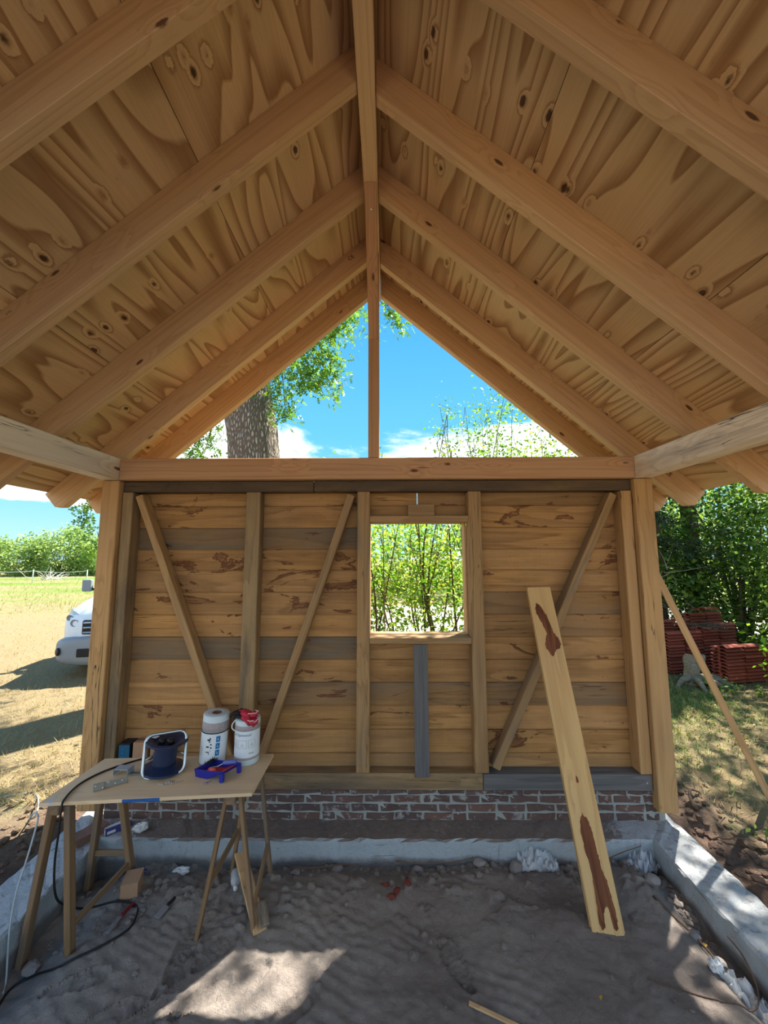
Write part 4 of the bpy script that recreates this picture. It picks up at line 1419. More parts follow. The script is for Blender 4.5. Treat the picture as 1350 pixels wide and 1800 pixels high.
# ------------------------------------------------------------------ boxes standing on the sill behind the table
def carton(name, c, s, rz, mat, label, cat='box', flap=False, seam=None, group=None):
    b_ = thing(name, (c[0], c[1], c[2]), rz, label, cat, group)
    M = T(*c) @ Rz(rz)
    obj('carton', box_me(s[0], s[1], s[2], 0.002), mat, b_, M @ T(0, 0, s[2] / 2))
    if seam:
        obj('tape', box_me(s[0] * 1.004, 0.03, 0.0008, 0.0), seam, b_, M @ T(0, 0, s[2] + 0.0005))
        obj('closing_flap', box_me(s[0] * 0.9, 0.0012, s[2] * 0.35, 0.0), mat, b_, M @ T(0, -s[1] / 2 - 0.0008, s[2] * 0.78))
    return b_


bx = carton('screw_box', (-2.025, 3.187, 0.466), (0.085, 0.10, 0.205), 0.0, 'box_navy', 'dark box with teal front standing on the sill behind the table')
obj('front_label', box_me(0.082, 0.0012, 0.17, 0.0), 'box_teal', bx, T(-2.025, 3.136, 0.466 + 0.11))
for k in range(5):
    obj('white_mark', box_me(0.008, 0.001, 0.01, 0.0), 'panel_blue', bx, T(-2.052 + 0.004 * k, 3.1352, 0.52 + 0.028 * k))
carton('cardboard_box', (-1.905, 3.187, 0.466), (0.11, 0.10, 0.215), 0.0, 'cardboard', 'tall brown carton on the sill beside the teal-fronted box', seam='cardboard_dark')
carton('cardboard_box', (-1.775, 3.190, 0.466), (0.11, 0.09, 0.20), 0.0, 'cardboard', 'brown carton on the sill behind the cable reel', seam='cardboard_dark')

# ------------------------------------------------------------------ things on the concrete and the sand
lb = obj('loose_brick', brick_me(0.21, 0.055, 0.10, 77), 'loose_brick', None, T(-2.11, 2.955, CT + 0.029) @ Rz(math.radians(62)))
tag(lb, 'single brown brick lying loose on the foundation corner', 'brick')
pk = thing('packet', (-1.965, 3.04, CT), 0.3, 'blue and white packet on the concrete under the table', 'packet')
PM = T(-1.965, 3.035, CT + 0.002) @ Rz(0.75)
obj('carton', box_me(0.16, 0.065, 0.035, 0.002), 'box_violet', pk, PM @ T(0, 0, 0.0185))
obj('white_panel', box_me(0.162, 0.03, 0.001, 0.0), 'paper_white', pk, PM @ T(0, 0.01, 0.0368))
obj('end_flap', box_me(0.001, 0.06, 0.032, 0.0), 'paper_white', pk, PM @ T(-0.0808, 0, 0.0185))
obj('white_panel', box_me(0.05, 0.001, 0.018, 0.0), 'paper_white', pk, PM @ T(-0.045, -0.0331, 0.0185))


def crumple(rx, ry, rz, seed, amp=0.35, sub=3):
    bm = bmesh.new()
    bmesh.ops.create_icosphere(bm, subdivisions=sub, radius=1.0)
    r_ = np.random.default_rng(seed)
    for v in bm.verts:
        k = 1 + amp * (r_.random() - 0.6)
        v.co = Vector((v.co.x * rx * k, v.co.y * ry * k, v.co.z * rz * k))
    me_ = from_bm(bm)
    return me_


def rest(me_, z0):
    zm = min(v.co.z for v in me_.vertices)
    return z0 - zm


def litter(name, me_, mat, x, y, z0, label, cat, rz=0.0, group=None, sink=0.004):
    o_ = obj(name, me_, mat, None, T(x, y, rest(me_, z0) - sink) @ Rz(rz))
    return tag(o_, label, cat, group)


litter('crumpled_paper', crumple(0.05, 0.035, 0.028, 5, 0.5), 'paper_white', -1.79, 3.02, CT, 'crumpled white paper on the concrete beside the trestle leg', 'paper', 0.4)
litter('crumpled_paper', crumple(0.05, 0.03, 0.018, 6, 0.6), 'paper_white', -1.395, 2.845, sh(-1.395, 2.845), 'crumpled pale wrapper on the sand near the foundation wall', 'paper', 0.2)
litter('wrapper', crumple(0.05, 0.03, 0.02, 16, 0.5), 'box_violet', -1.66, 2.80, sh(-1.66, 2.80), 'small blue and white wrapper behind the cardboard box on the sand', 'wrapper', 0.6)
# little open cardboard box on the sand
cb = thing('cardboard_box', (-1.625, 2.685, sh(-1.625, 2.685)), 0.35, 'small empty cardboard box lying on the sand under the table', 'box')
CM = T(-1.625, 2.685, sh(-1.625, 2.685) - 0.004) @ Rz(0.28)
mb = MB().box((-0.05, -0.055, 0), (0.05, -0.052, 0.085)).box((-0.05, 0.052, 0), (0.05, 0.055, 0.085)).box((-0.05, -0.055, 0), (-0.047, 0.055, 0.085)).box((0.047, -0.055, 0), (0.05, 0.055, 0.085)).box((-0.05, -0.055, 0), (0.05, 0.055, 0.003))
mb.build('carton', 'cardboard', cb, CM)
mb = MB().add([(-0.05, -0.055, 0.085), (0.05, -0.055, 0.085), (0.052, 0.055, 0.094), (-0.048, 0.055, 0.094), (-0.05, -0.055, 0.087), (0.05, -0.055, 0.087), (0.052, 0.055, 0.096), (-0.048, 0.055, 0.096)],
              [(0, 1, 2, 3), (4, 7, 6, 5), (0, 4, 5, 1), (1, 5, 6, 2), (2, 6, 7, 3), (3, 7, 4, 0)])
mb.build('lid_flap', 'cardboard', cb, CM)
# knife and scraper
kn = thing('putty_knife', (-1.55, 2.5, sh(-1.55, 2.5)), 0, 'old knife with red handle and grey blade on the sand', 'knife')
ka, kb, kc = Vector((-1.555, 2.60, sh(-1.555, 2.60) + 0.012)), Vector((-1.57, 2.50, sh(-1.57, 2.50) + 0.014)), Vector((-1.575, 2.40, sh(-1.575, 2.40) + 0.010))
beam('handle', ka, kb, 0.022, 0.016, 'knife_red', kn, bev=0.005)
beam('blade', kb, kc, 0.026, 0.003, 'blade_grey', kn, bev=0.0005)
sc_ = thing('scraper', (-1.33, 2.52, sh(-1.33, 2.52)), 0, 'short grey metal scraper on the sand between the trestles', 'scraper')
zs = sh(-1.33, 2.52)
beam('blade', (-1.35, 2.49, zs + 0.008), (-1.325, 2.55, zs + 0.022), 0.045, 0.003, 'blade_grey', sc_, bev=0.0008)
beam('handle', (-1.325, 2.55, zs + 0.022), (-1.30, 2.60, zs + 0.03), 0.02, 0.014, 'black_cable', sc_, bev=0.004)

# offcut with nails leaning inside the right trestle
oc = thing('wood_offcut', (-0.72, 2.45, 0), 0, 'split pine offcut with nails leaning inside the thin trestle', 'wood offcut')
beam('board', (-0.72, 2.41, sh(-0.72, 2.41) + 0.005), (-0.985, 2.80, 0.145), 0.075, 0.018, 'pine_lath', oc, up=(0.4, -0.3, 1), bev=0.002)
blk = beam('dark_block', (-0.70, 2.425, sh(-0.70, 2.425) + 0.018), (-0.755, 2.52, 0.075), 0.06, 0.022, 'stump_wood', oc, up=(0.4, -0.3, 1), bev=0.004)
for dx, dy in ((0.0, 0.0), (0.016, -0.02)):
    MB().tube([(-0.728 + dx, 2.47 + dy, 0.055), (-0.722 + dx, 2.462 + dy, 0.115)], 0.002, 6).build('nail', 'screw_steel', oc)
bt = thing('plastic_bottle', (-1.01, 2.70, sh(-1.01, 2.70)), 0, 'clear plastic bottle lying on the sand behind the thin trestle', 'bottle')
BMx = T(-1.0, 2.765, sh(-1.0, 2.765) + 0.028) @ Rz(-1.2) @ Ry(math.radians(84))
obj('bottle', mesh(*lathe_np([(0.0, 0.0), (0.024, 0.0), (0.028, 0.006), (0.028, 0.09), (0.026, 0.1), (0.011, 0.125), (0.011, 0.14)], 18), True), 'clear_plastic', bt, BMx)
obj('cap', mesh(*lathe_np([(0.0, 0.16), (0.0125, 0.159), (0.0125, 0.141), (0.0, 0.14)], 14), True), 'paper_white', bt, BMx)

# ------------------------------------------------------------------ oak plank leaning on the wall
pl = thing('oak_plank', (1.19, 2.445, 0), 0, 'long oak plank with brown bark patches leaning against the wall', 'plank')
P0, P1 = Vector((1.215, 2.395, -0.03)), Vector((1.176, 3.09, 1.85))
Mp = frame_x(P0, P1, (0, -1, 0.3))
Lp = (P1 - P0).length
wt = 0.175
sec = [(-wt / 2, -0.013), (wt / 2, -0.013), (wt / 2, -0.004), (wt / 2 + 0.009, -0.003), (wt / 2 + 0.009, 0.004), (wt / 2, 0.005), (wt / 2, 0.013), (-wt / 2, 0.013), (-wt / 2, 0.005), (-wt / 2 + 0.008, 0.004), (-wt / 2 + 0.008, -0.003), (-wt / 2, -0.004)]
n_ = len(sec)
V = [(x, -y, zz) for x in (-Lp / 2, Lp / 2) for y, zz in sec]
Fc = [tuple(range(n_)), tuple(range(2 * n_ - 1, n_ - 1, -1))] + [(k, (k + 1) % n_, n_ + (k + 1) % n_, n_ + k) for k in range(n_)]
bm = bmesh.new()
tmp = mesh(V, Fc)
bm.from_mesh(tmp)
obj('board', from_bm(bm), 'oak_plank', pl, Mp)


def patch(outline, name, mat, lift):
    Vv = [(x, y, 0.013 + lift) for x, y in outline]
    o_ = obj(name, mesh(Vv + [(x * 1.0, y, 0.0125) for x, y, _ in Vv], [tuple(range(len(Vv)))] + [(k, (k + 1) % len(Vv), len(Vv) + (k + 1) % len(Vv), len(Vv) + k) for k in range(len(Vv))]), mat, pl, Mp)
    o_['label'] = 'reddish brown bark patch'
    return o_


def wob(pts, n=6, amp=0.004, seed=1):
    r_ = np.random.default_rng(seed)
    sp = spline([(a, b, 0) for a, b in pts] + [(pts[0][0], pts[0][1], 0)], n)[:-1]
    return [(a + r_.normal(0, amp), b + r_.normal(0, amp * 0.5)) for a, b, _ in sp]


# local x runs up the plank, y across (negative: left in the picture)
ys = 1 if (Mp.to_3x3() @ Vector((0, 1, 0))).x > 0 else -1
up_ = [(0.88, -0.03), (0.86, -0.01), (0.80, 0.012), (0.72, 0.03), (0.66, 0.04), (0.60, 0.062), (0.555, 0.058), (0.535, 0.03), (0.50, 0.012), (0.515, -0.008), (0.57, -0.022), (0.62, -0.012), (0.66, 0.0), (0.70, -0.012), (0.76, -0.026), (0.82, -0.04)]
lo_ = [(-0.42, -0.012), (-0.44, 0.008), (-0.50, 0.02), (-0.60, 0.026), (-0.68, 0.03), (-0.76, 0.045), (-0.86, 0.05), (-0.93, 0.048), (-0.93, 0.03), (-0.84, 0.022), (-0.86, 0.0), (-0.93, -0.01), (-0.92, -0.03), (-0.80, -0.026), (-0.70, -0.02), (-0.58, -0.03), (-0.48, -0.032)]
patch(wob([(a, ys * (b * 1.3 - 0.004)) for a, b in up_], seed=2), 'bark_patch', 'bark_heart', 0.0012)
patch(wob([(a, ys * b * 1.25) for a, b in lo_], seed=3), 'bark_patch', 'bark_heart', 0.0012)
patch(wob([(a, ys * b) for a, b in ((-0.22, -0.005), (-0.235, 0.006), (-0.26, 0.004), (-0.255, -0.008))], seed=4, amp=0.001), 'bark_patch', 'bark_heart', 0.001)

# ------------------------------------------------------------------ prop lath outside the right post
o = beam('prop_lath', (2.155, 3.175, 1.975), (3.135, 3.43, gh(3.135, 3.43) - 0.02), 0.028, 0.048, 'pine_lath', None, up=(0.75, -0.4, 0.5), bev=0.002)
tag(o, 'long pale lath propping the right corner post from the ground', 'lath')

# ------------------------------------------------------------------ plastic film, sticks and stones along the right foundation
def film(lx, ly, hz, seed):
    """a crumpled sheet lying in folds"""
    n1, n2 = 26, 16
    xs_, ys_ = np.meshgrid(np.linspace(-1, 1, n1), np.linspace(-1, 1, n2))
    f1 = np.abs(fbm(xs_ * 2 + seed * 3.1, ys_ * 2 + seed, 1.3, 4, 0.6))
    zz = hz * (2.2 * f1 * (1.1 - 0.7 * (xs_ ** 2 + ys_ ** 2) / 2)) + 0.004
    V_ = np.stack([xs_ * lx * (1 + 0.25 * vnoise(ys_ * 2 + seed, xs_)), ys_ * ly * (1 + 0.3 * vnoise(xs_ * 2 + seed, ys_)), zz], -1).reshape(-1, 3)
    i_, j_ = np.meshgrid(np.arange(n1 - 1), np.arange(n2 - 1))
    a_ = (j_ * n1 + i_).ravel()
    return np_mesh(V_, np.stack([a_, a_ + 1, a_ + 1 + n1, a_ + n1], -1))


litter('plastic_film', film(0.12, 0.06, 0.10, 31), 'clear_plastic', 1.70, 2.885, sh(1.7, 2.88), 'crumpled clear plastic film in the right corner of the foundation', 'plastic film', 0.3)
litter('plastic_film', film(0.13, 0.05, 0.08, 32), 'clear_plastic', 1.02, 2.90, sh(1.02, 2.9), 'crumpled clear plastic film behind the leaning plank', 'plastic film', -0.1)
litter('plastic_film', film(0.05, 0.13, 0.07, 33), 'clear_plastic', 1.72, 2.13, sh(1.72, 2.13), 'crumpled clear plastic film on the sand near the bottom right', 'plastic film', 0.5)
litter('crumpled_paper', crumple(0.035, 0.03, 0.028, 34, 0.6), 'paper_white', 1.655, 2.225, sh(1.655, 2.225), 'white scrap of paper beside the film near the bottom right', 'paper', 0.5)
for k, (x, y, s) in enumerate(((0.62, 2.90, 0.045), (0.86, 2.87, 0.06), (0.95, 2.905, 0.05), (1.66, 2.70, 0.05), (1.70, 2.42, 0.045), (1.74, 2.30, 0.035), (0.2, 2.90, 0.04), (-0.35, 2.89, 0.04), (-0.62, 2.86, 0.035), (-1.9, 2.30, 0.05))):
    labs = ['fist-sized grey stone lying beside the white foundation', 'largest grey stone at the foundation left of the plank', 'grey stone tucked behind the leaning plank', 'grey stone in the gap along the right foundation',
            'rounded stone in the gap beside the yellow leaves', 'small brown stone in the gap near the bottom right', 'grey stone at the foundation under the window', 'grey stone at the foundation beside the thin trestle',
            'small stone behind the thin trestle leg', 'stone at the foot of the left foundation']
    litter('stone', crumple(s, s * 0.75, s * 0.55, 50 + k, 0.28, 2), 'stone', x, y, sh(x, y), labs[k], 'stone', k, 'stones along the foundation', 0.01)
for k, (pts, r0, lab_) in enumerate((
        ([(1.60, 2.60, 0.03), (1.66, 2.48, 0.02), (1.70, 2.38, 0.0), (1.715, 2.30, -0.01)], 0.008, 'short brown stick in the gap along the right foundation'),
        ([(1.79, 2.30, 0.10), (1.80, 2.22, 0.07), (1.77, 2.12, 0.02), (1.68, 2.05, 0.01), (1.55, 2.06, 0.012), (1.40, 2.12, 0.012), (1.28, 2.18, 0.008)], 0.0045, 'curved pale root looping over the sand at bottom right'),
        ([(1.45, 2.90, 0.03), (1.60, 2.91, 0.08), (1.74, 2.925, 0.11)], 0.004, 'thin twig resting on the film in the right corner'),
        ([(-0.66, 2.88, 0.0), (-0.5, 2.86, 0.012), (-0.32, 2.885, 0.015), (-0.2, 2.87, 0.03)], 0.005, 'dark root along the foundation right of the thin trestle'),
        ([(0.05, 2.9, 0.03), (0.2, 2.89, 0.02), (0.42, 2.9, 0.02), (0.58, 2.915, 0.04)], 0.005, 'dark root along the foundation below the window'))):
    q_ = [(x, y, max(zz, sh(x, y) + 0.003)) for x, y, zz in spline(pts, 6)]
    o = MB().tube(q_, [r0 * (1 - 0.5 * i / len(q_)) for i in range(len(q_))], 7).build('twig', 'root', None, None, True)
    tag(o, lab_, 'twig', 'twigs and roots on the sand')
o = beam('wood_strip', (0.375, 2.07, sh(0.375, 2.07) + 0.008), (0.66, 1.965, sh(0.66, 1.965) + 0.008), 0.018, 0.008, 'pine_lath', None, bev=0.001)
tag(o, 'narrow pale wood strip on the sand at the bottom edge', 'wood strip')
for k, (x, y, lab_) in enumerate(((1.712, 2.385, 'yellow leaf by the stick along the right foundation'), (1.735, 2.352, 'yellow leaf beside the rounded stone'), (1.02, 2.12, 'tiny orange leaf on the open sand'))):
    o = obj('fallen_leaf', mesh([(0, 0, 0), (0.012, 0.01, 0.003), (0.03, 0, 0.001), (0.012, -0.01, 0.003)], [(0, 2, 1), (0, 3, 2)]), 'leaf_yellow', None, T(x, y, sh(x, y) + 0.006) @ Rz(k * 2.1) @ Rx(0.5))
    tag(o, lab_, 'leaf', 'fallen leaves on the sand')
for k, (x, y) in enumerate(((-0.02, 2.72), (0.05, 2.66), (0.12, 2.70), (0.02, 2.62))):
    litter('brick_chip', crumple(0.03, 0.02, 0.01, 90 + k, 0.4, 2), 'red_chip', x, y, sh(x, y), 'red brick chip trodden into the sand below the window', 'brick chip', k, 'red brick chips on the sand')

# soil clods along the foot of the foundation and in the corner under the table
rc = np.random.default_rng(12)
mb = MB()
for k in range(420):
    u = rc.random()
    if u < 0.45:
        x, y = rc.uniform(-1.9, 1.75), 2.93 - abs(rc.normal(0, 0.05))
    elif u < 0.65:
        x, y = rc.uniform(-1.98, -1.45), rc.uniform(2.35, 2.9)
    elif u < 0.85:
        x, y = 1.81 - abs(rc.normal(0, 0.05)), rc.uniform(1.9, 2.9)
    else:
        x, y = rc.uniform(-1.6, 1.6), rc.uniform(2.0, 2.9)
    s = abs(rc.normal(0, 0.012)) + 0.006
    bm = bmesh.new()
    bmesh.ops.create_icosphere(bm, subdivisions=1, radius=1.0)
    z0 = sh(x, y)
    for v in bm.verts:
        v.co = Vector((x + v.co.x * s * rc.uniform(.7, 1.3), y + v.co.y * s * rc.uniform(.7, 1.3), z0 + v.co.z * s * 0.7))
    mb.add([v.co for v in bm.verts], [[v.index for v in f_.verts] for f_ in bm.faces])
    bm.free()
o = mb.build('soil_clods', 'sand', FLOOR)
tag(o, kind='stuff')
# ------------------------------------------------------------------ foliage helpers
LOBED_V = np.array([(0, 0), (.38, 0), (.68, 0), (1, 0), (.22, .2), (.56, .3), (.86, .2), (.22, -.2), (.56, -.3), (.86, -.2)])
LOBED_T = np.array([(0, 1, 4), (1, 2, 5), (2, 3, 6), (0, 7, 1), (1, 8, 2), (2, 9, 3)])
PLAIN_V = np.array([(0, 0), (.5, .27), (1, 0), (.5, -.27)])
PLAIN_T = np.array([(0, 2, 1), (0, 3, 2)])
NEEDLE_V = np.array([(0, 0), (.5, .09), (1, 0), (.5, -.09)])


def leaves(P, size, rng, shape='plain', droop=0.3, fold=0.18, up=0.35):
    """P (n,3) leaf bases; returns verts, tris"""
    n = len(P)
    LV, LT = {'plain': (PLAIN_V, PLAIN_T), 'lobed': (LOBED_V, LOBED_T), 'needle': (NEEDLE_V, PLAIN_T)}[shape]
    az = rng.uniform(0, 2 * np.pi, n)
    el = rng.normal(-droop, 0.5, n)
    d = np.stack([np.cos(az) * np.cos(el), np.sin(az) * np.cos(el), np.sin(el)], -1)
    nrm = rng.normal(0, 1, (n, 3))
    nrm[:, 2] += up * 3
    nrm -= d * (nrm * d).sum(1)[:, None]
    nrm /= np.linalg.norm(nrm, axis=1)[:, None] + 1e-9
    b = np.cross(nrm, d)
    s = size * rng.uniform(0.6, 1.25, n)
    V = (P[:, None, :] + (LV[None, :, 0, None] * d[:, None, :] + LV[None, :, 1, None] * b[:, None, :] + (np.abs(LV[None, :, 1, None]) * fold) * nrm[:, None, :]) * s[:, None, None])
    Tt = LT[None] + (np.arange(n) * len(LV))[:, None, None]
    return V.reshape(-1, 3), Tt.reshape(-1, 3)


def cluster_pts(C, R, n, rng):
    """n points gaussian about each centre C (k,3) with radius R"""
    C = np.asarray(C, float)
    k = len(C)
    P = np.repeat(C, n, 0) + rng.normal(0, 1, (k * n, 3)) * (R if np.isscalar(R) else np.repeat(np.asarray(R), n)[:, None])
    return P


def crown_centers(c, rad, k, rng, shell=0.55, flat=1.0):
    d = rng.normal(0, 1, (k, 3))
    d /= np.linalg.norm(d, axis=1)[:, None]
    rr = (shell + (1 - shell) * rng.random(k)) ** 0.7
    return np.asarray(c) + d * rr[:, None] * np.asarray(rad)


def branch_mb(base, tips, r0, rng, n=6, bend=0.15):
    mb = MB()
    base = np.asarray(base, float)
    for t_ in tips:
        t_ = np.asarray(t_, float)
        L_ = np.linalg.norm(t_ - base)
        m1 = base + (t_ - base) * 0.4 + rng.normal(0, bend * L_ * 0.3, 3) + np.array([0, 0, bend * L_ * 0.4])
        pts = spline([base, m1, t_], 5)
        mb.tube(pts, np.linspace(r0, r0 * 0.25, len(pts)), n, cap=False)
    return mb


def foliage(name, P, size, mat, parent, rng, shape='plain', **kw):
    V, Tt = leaves(P, size, rng, shape, **kw)
    o_ = obj(name, np_mesh(V, tris=Tt), mat, parent)
    return tag(o_, kind='stuff')


# ------------------------------------------------------------------ big oak behind the wall
rg = np.random.default_rng(101)
oak = thing('oak_tree', (-2.2, 6.6, GZ), 0, 'thick oak tree standing behind the gable', 'tree')
tp = spline([(-2.2, 6.6, -0.1), (-2.24, 6.6, 1.0), (-2.30, 6.6, 2.6), (-2.33, 6.6, 3.9), (-2.46, 6.6, 4.8), (-2.62, 6.65, 5.9), (-2.8, 6.75, 7.2)], 8)
V, Q = tube_np(tp, [0.62 - 0.12 * min(1, i / 6) - 0.08 * min(1, max(0, i - 6) / 12) - 0.10 * max(0, (i - 30) / 18) for i in range(len(tp))], 40)
V = V + 0.012 * np.sin(V * 37.0)[:, [1, 2, 0]]
obj('trunk', np_mesh(V, Q, smooth=True), 'oak_bark', oak)
tips = [(-4.6, 7.2, 7.6), (-1.6, 8.6, 8.0), (-3.4, 9.2, 8.4), (-4.8, 5.4, 7.4), (-2.2, 5.8, 8.6), (-1.0, 7.4, 7.6), (-2.9, 6.6, 9.6), (-3.9, 8.0, 9.2)]
branch_mb((-2.72, 6.7, 6.4), tips, 0.17, rg, 8).build('branch', 'oak_bark', oak, None, True)
low = [(-1.82, 6.15, 5.02), (-1.6, 6.1, 5.2), (-1.42, 6.1, 5.45), (-1.25, 6.1, 5.3), (-1.1, 6.1, 5.62), (-0.98, 6.1, 5.85), (-0.8, 6.1, 6.05), (-0.62, 6.1, 6.2), (-1.2, 6.1, 4.95), (-1.05, 6.1, 5.2),
       (-1.75, 6.15, 4.72), (-1.68, 6.15, 4.5), (-0.9, 6.1, 4.9), (-0.85, 6.1, 5.3), (-1.4, 6.1, 5.0), (-1.9, 6.1, 5.4), (-1.6, 6.1, 5.8), (-1.3, 6.1, 6.1)]
branch_mb((-2.1, 6.4, 6.6), low, 0.018, rg, 5).build('branch', 'bark_twig', oak, None, True)
low2 = [(0.10, 6.0, 6.12), (0.17, 6.0, 6.0), (0.24, 6.0, 5.86), (0.05, 6.0, 6.3)]
branch_mb((-0.9, 6.4, 7.4), low2, 0.014, rg, 5).build('branch', 'bark_twig', oak, None, True)
low3 = [(-3.95, 7.4, 4.2), (-3.7, 7.4, 4.3), (-3.5, 7.4, 4.45), (-3.85, 7.4, 4.0), (-3.35, 7.2, 4.6), (-4.2, 7.4, 4.5), (-3.6, 7.4, 4.1)]
branch_mb((-2.9, 6.8, 5.6), low3, 0.02, rg, 5).build('branch', 'bark_twig', oak, None, True)
low4 = [(-5.45, 6.9, 2.95), (-5.5, 6.9, 2.75), (-5.4, 6.9, 2.62), (-5.35, 6.9, 3.05), (-5.2, 6.9, 2.35), (-5.25, 6.9, 2.15), (-5.1, 6.9, 1.95)]
branch_mb((-4.5, 7.0, 4.6), low4, 0.012, rg, 5).build('branch', 'bark_twig', oak, None, True)
P = np.concatenate([cluster_pts(low, 0.13, 85, rg), cluster_pts(low2, 0.07, 26, rg), cluster_pts(low3, 0.16, 60, rg), cluster_pts(low4, 0.07, 26, rg)])
foliage('low_leaves', P, 0.125, 'leaf_oak', oak, rg, 'lobed', droop=0.45)
C = crown_centers((-3.1, 7.4, 8.6), (3.0, 3.0, 2.6), 190, rg, 0.3)
C = C[(C[:, 2] > 6.6) & ~((C[:, 0] > -1.2) & (C[:, 2] < 7.6))]
foliage('crown_leaves', cluster_pts(C, 0.34, 90, rg), 0.13, 'leaf_oak', oak, rg, 'lobed', droop=0.2)

# ------------------------------------------------------------------ shrubs outside the window
rg = np.random.default_rng(202)


def shrub(name, x, y, h, wd, nst, nleaf, label, mat='leaf_bush', size=0.075, lowz=0.35, group='shrubs outside the window', bark='bark_twig', cat='shrub', lean=0.3, cl=0.17):
    s_ = thing(name, (x, y, gh(x, y)), 0, label, cat, group)
    mb = MB()
    C_ = []
    for k in range(nst):
        a = rg.uniform(0, 6.28)
        b0 = np.array([x + rg.normal(0, 0.10), y + rg.normal(0, 0.10), gh(x, y) - 0.03])
        top_ = np.array([x + math.cos(a) * wd * rg.uniform(0.3, 1.3), y + math.sin(a) * wd * rg.uniform(0.3, 1), h * rg.uniform(0.75, 1.05)])
        m_ = b0 + (top_ - b0) * 0.45 + rg.normal(0, lean * 0.6, 3) * np.array([1, 1, 0.3])
        pts = np.array(spline([b0, m_, top_], 6))
        mb.tube(pts, np.linspace(0.011 + 0.003 * h, 0.004, len(pts)), 6, cap=False)
        for q_ in np.linspace(lowz, 1.0, 9):
            i = q_ * (len(pts) - 1)
            p_ = pts[int(i)]
            sd = p_ + rg.normal(0, 1, 3) * np.array([wd * 0.32, wd * 0.32, 0.12 * h])
            if sd[2] < gh(x, y) + 0.25:
                continue
            mb.tube(np.array(spline([p_, (p_ + sd) / 2 + rg.normal(0, 0.05, 3), sd], 3)), np.linspace(0.006, 0.002, 7), 4, cap=False)
            C_ += [sd, (p_ + sd) / 2]
    mb.build('stems', bark, s_, None, True)
    C_ = np.array(C_)
    per = max(1, int(nleaf / len(C_)))
    P_ = cluster_pts(C_, cl, per, rg)
    P_ = P_[P_[:, 2] > gh(x, y) + 0.1]
    foliage('foliage', P_, size, mat, s_, rg)
    return s_


shrub('window_shrub', -0.25, 5.3, 2.9, 0.75, 9, 3000, 'bright yellow-green shrub behind the left half of the window', lowz=0.5)
shrub('window_shrub', 0.75, 5.8, 3.0, 0.8, 9, 3200, 'bright green shrub behind the middle of the window', lowz=0.48)
shrub('window_shrub', 1.7, 5.4, 3.0, 0.8, 9, 3200, 'leafy green shrub behind the right edge of the window', lowz=0.4)
shrub('window_shrub', -1.2, 6.0, 2.9, 0.7, 7, 2000, 'yellow-green shrub hidden mostly behind the left wall boards', lowz=0.45)
shrub('window_shrub', 2.7, 6.4, 3.2, 0.9, 9, 3200, 'broad green shrub behind the right wall boards', lowz=0.3)
shrub('willow_sapling', 0.82, 5.6, 4.25, 0.22, 3, 130, 'thin sapling with a few leaves rising into the gable sky', size=0.08, lowz=0.7, group='young trees behind the gable', cat='sapling', cl=0.05)
shrub('young_tree', 2.4, 9.0, 5.9, 1.0, 10, 3800, 'loose young tree seen low in the gable against the cloud', 'leaf_oak', 0.09, 0.5, 'young trees behind the gable', cat='tree', cl=0.2)
shrub('young_tree', 3.6, 9.4, 5.4, 1.2, 9, 3200, 'fuller young tree at the lower right corner of the gable', 'leaf_bush', 0.10, 0.4, 'young trees behind the gable', cat='tree', cl=0.24)

# small leafy twigs climbing at the gable
for x, y, zz, lab_ in ((-0.045, 3.30, 2.98, 'yellow-green leaf sprig beside the king post'), (-0.32, 3.32, 2.92, 'small leaf sprig above the tie beam left of the king post'), (-1.28, 3.5, 2.95, 'leaf sprig above the tie beam beside the oak trunk')):
    s_ = thing('leaf_sprig', (x, y, 1.9), 0, lab_, 'sprig', 'leaf sprigs above the tie beam')
    MB().tube(spline([(x + 0.05, y + 0.12, gh(x, y)), (x + 0.02, y + 0.10, 1.4), (x, y + 0.04, zz - 0.12), (x, y, zz)], 6), np.linspace(0.006, 0.002, 19), 5, cap=False).build('stem', 'bark_twig', s_, None, True)
    foliage('leaves', cluster_pts([(x, y, zz)], 0.03, 7, rg), 0.05, 'leaf_bright', s_, rg)

# ------------------------------------------------------------------ hedgerow beyond the track
rg = np.random.default_rng(303)
hl = ['far green hedge bush behind the window shrubs', 'far hedge bush beyond the track, right of the window', 'far hedge bush behind the right post', 'far hedge bush behind the oak trunk', 'far hedge bush beyond the left wall boards', 'far hedge bush seen through the window top',
      'rightmost far hedge bush beyond the track']


def bush(name, c, rad, k, per, size, mat, label, group, cl, cat='bush', shape='plain', trunk=True, shell=0.45):
    b_ = thing(name, (c[0], c[1], gh(c[0], c[1])), 0, label, cat, group)
    C_ = crown_centers(c, rad, k, rg, shell)
    C_ = C_[C_[:, 2] > 0.15]
    P_ = cluster_pts(C_, cl, per, rg)
    P_ = P_[P_[:, 2] > 0.1]
    foliage('foliage', P_, size, mat, b_, rg, shape)
    if trunk:
        branch_mb((c[0], c[1], -0.05), C_[::max(1, len(C_) // 14)], 0.02 + 0.012 * rad[2], rg, 6).build('stems', 'bark_twig', b_, None, True)
    return b_


for k, (x, y, rx, rz_) in enumerate(((0.5, 21, 3.0, 2.6), (6.0, 20, 3.2, 3.0), (11.5, 19, 3.4, 3.2), (-5.5, 23, 3.2, 2.8), (-11.5, 25, 3.4, 2.8), (3.2, 25, 3.5, 3.2), (17, 18, 3.6, 3.4))):
    bush('hedge_bush', (x, y, rz_ * 0.85), (rx, 2.0, rz_), 90, 30, 0.24, 'leaf_bush', hl[k], 'hedge bushes beyond the track', 0.42)

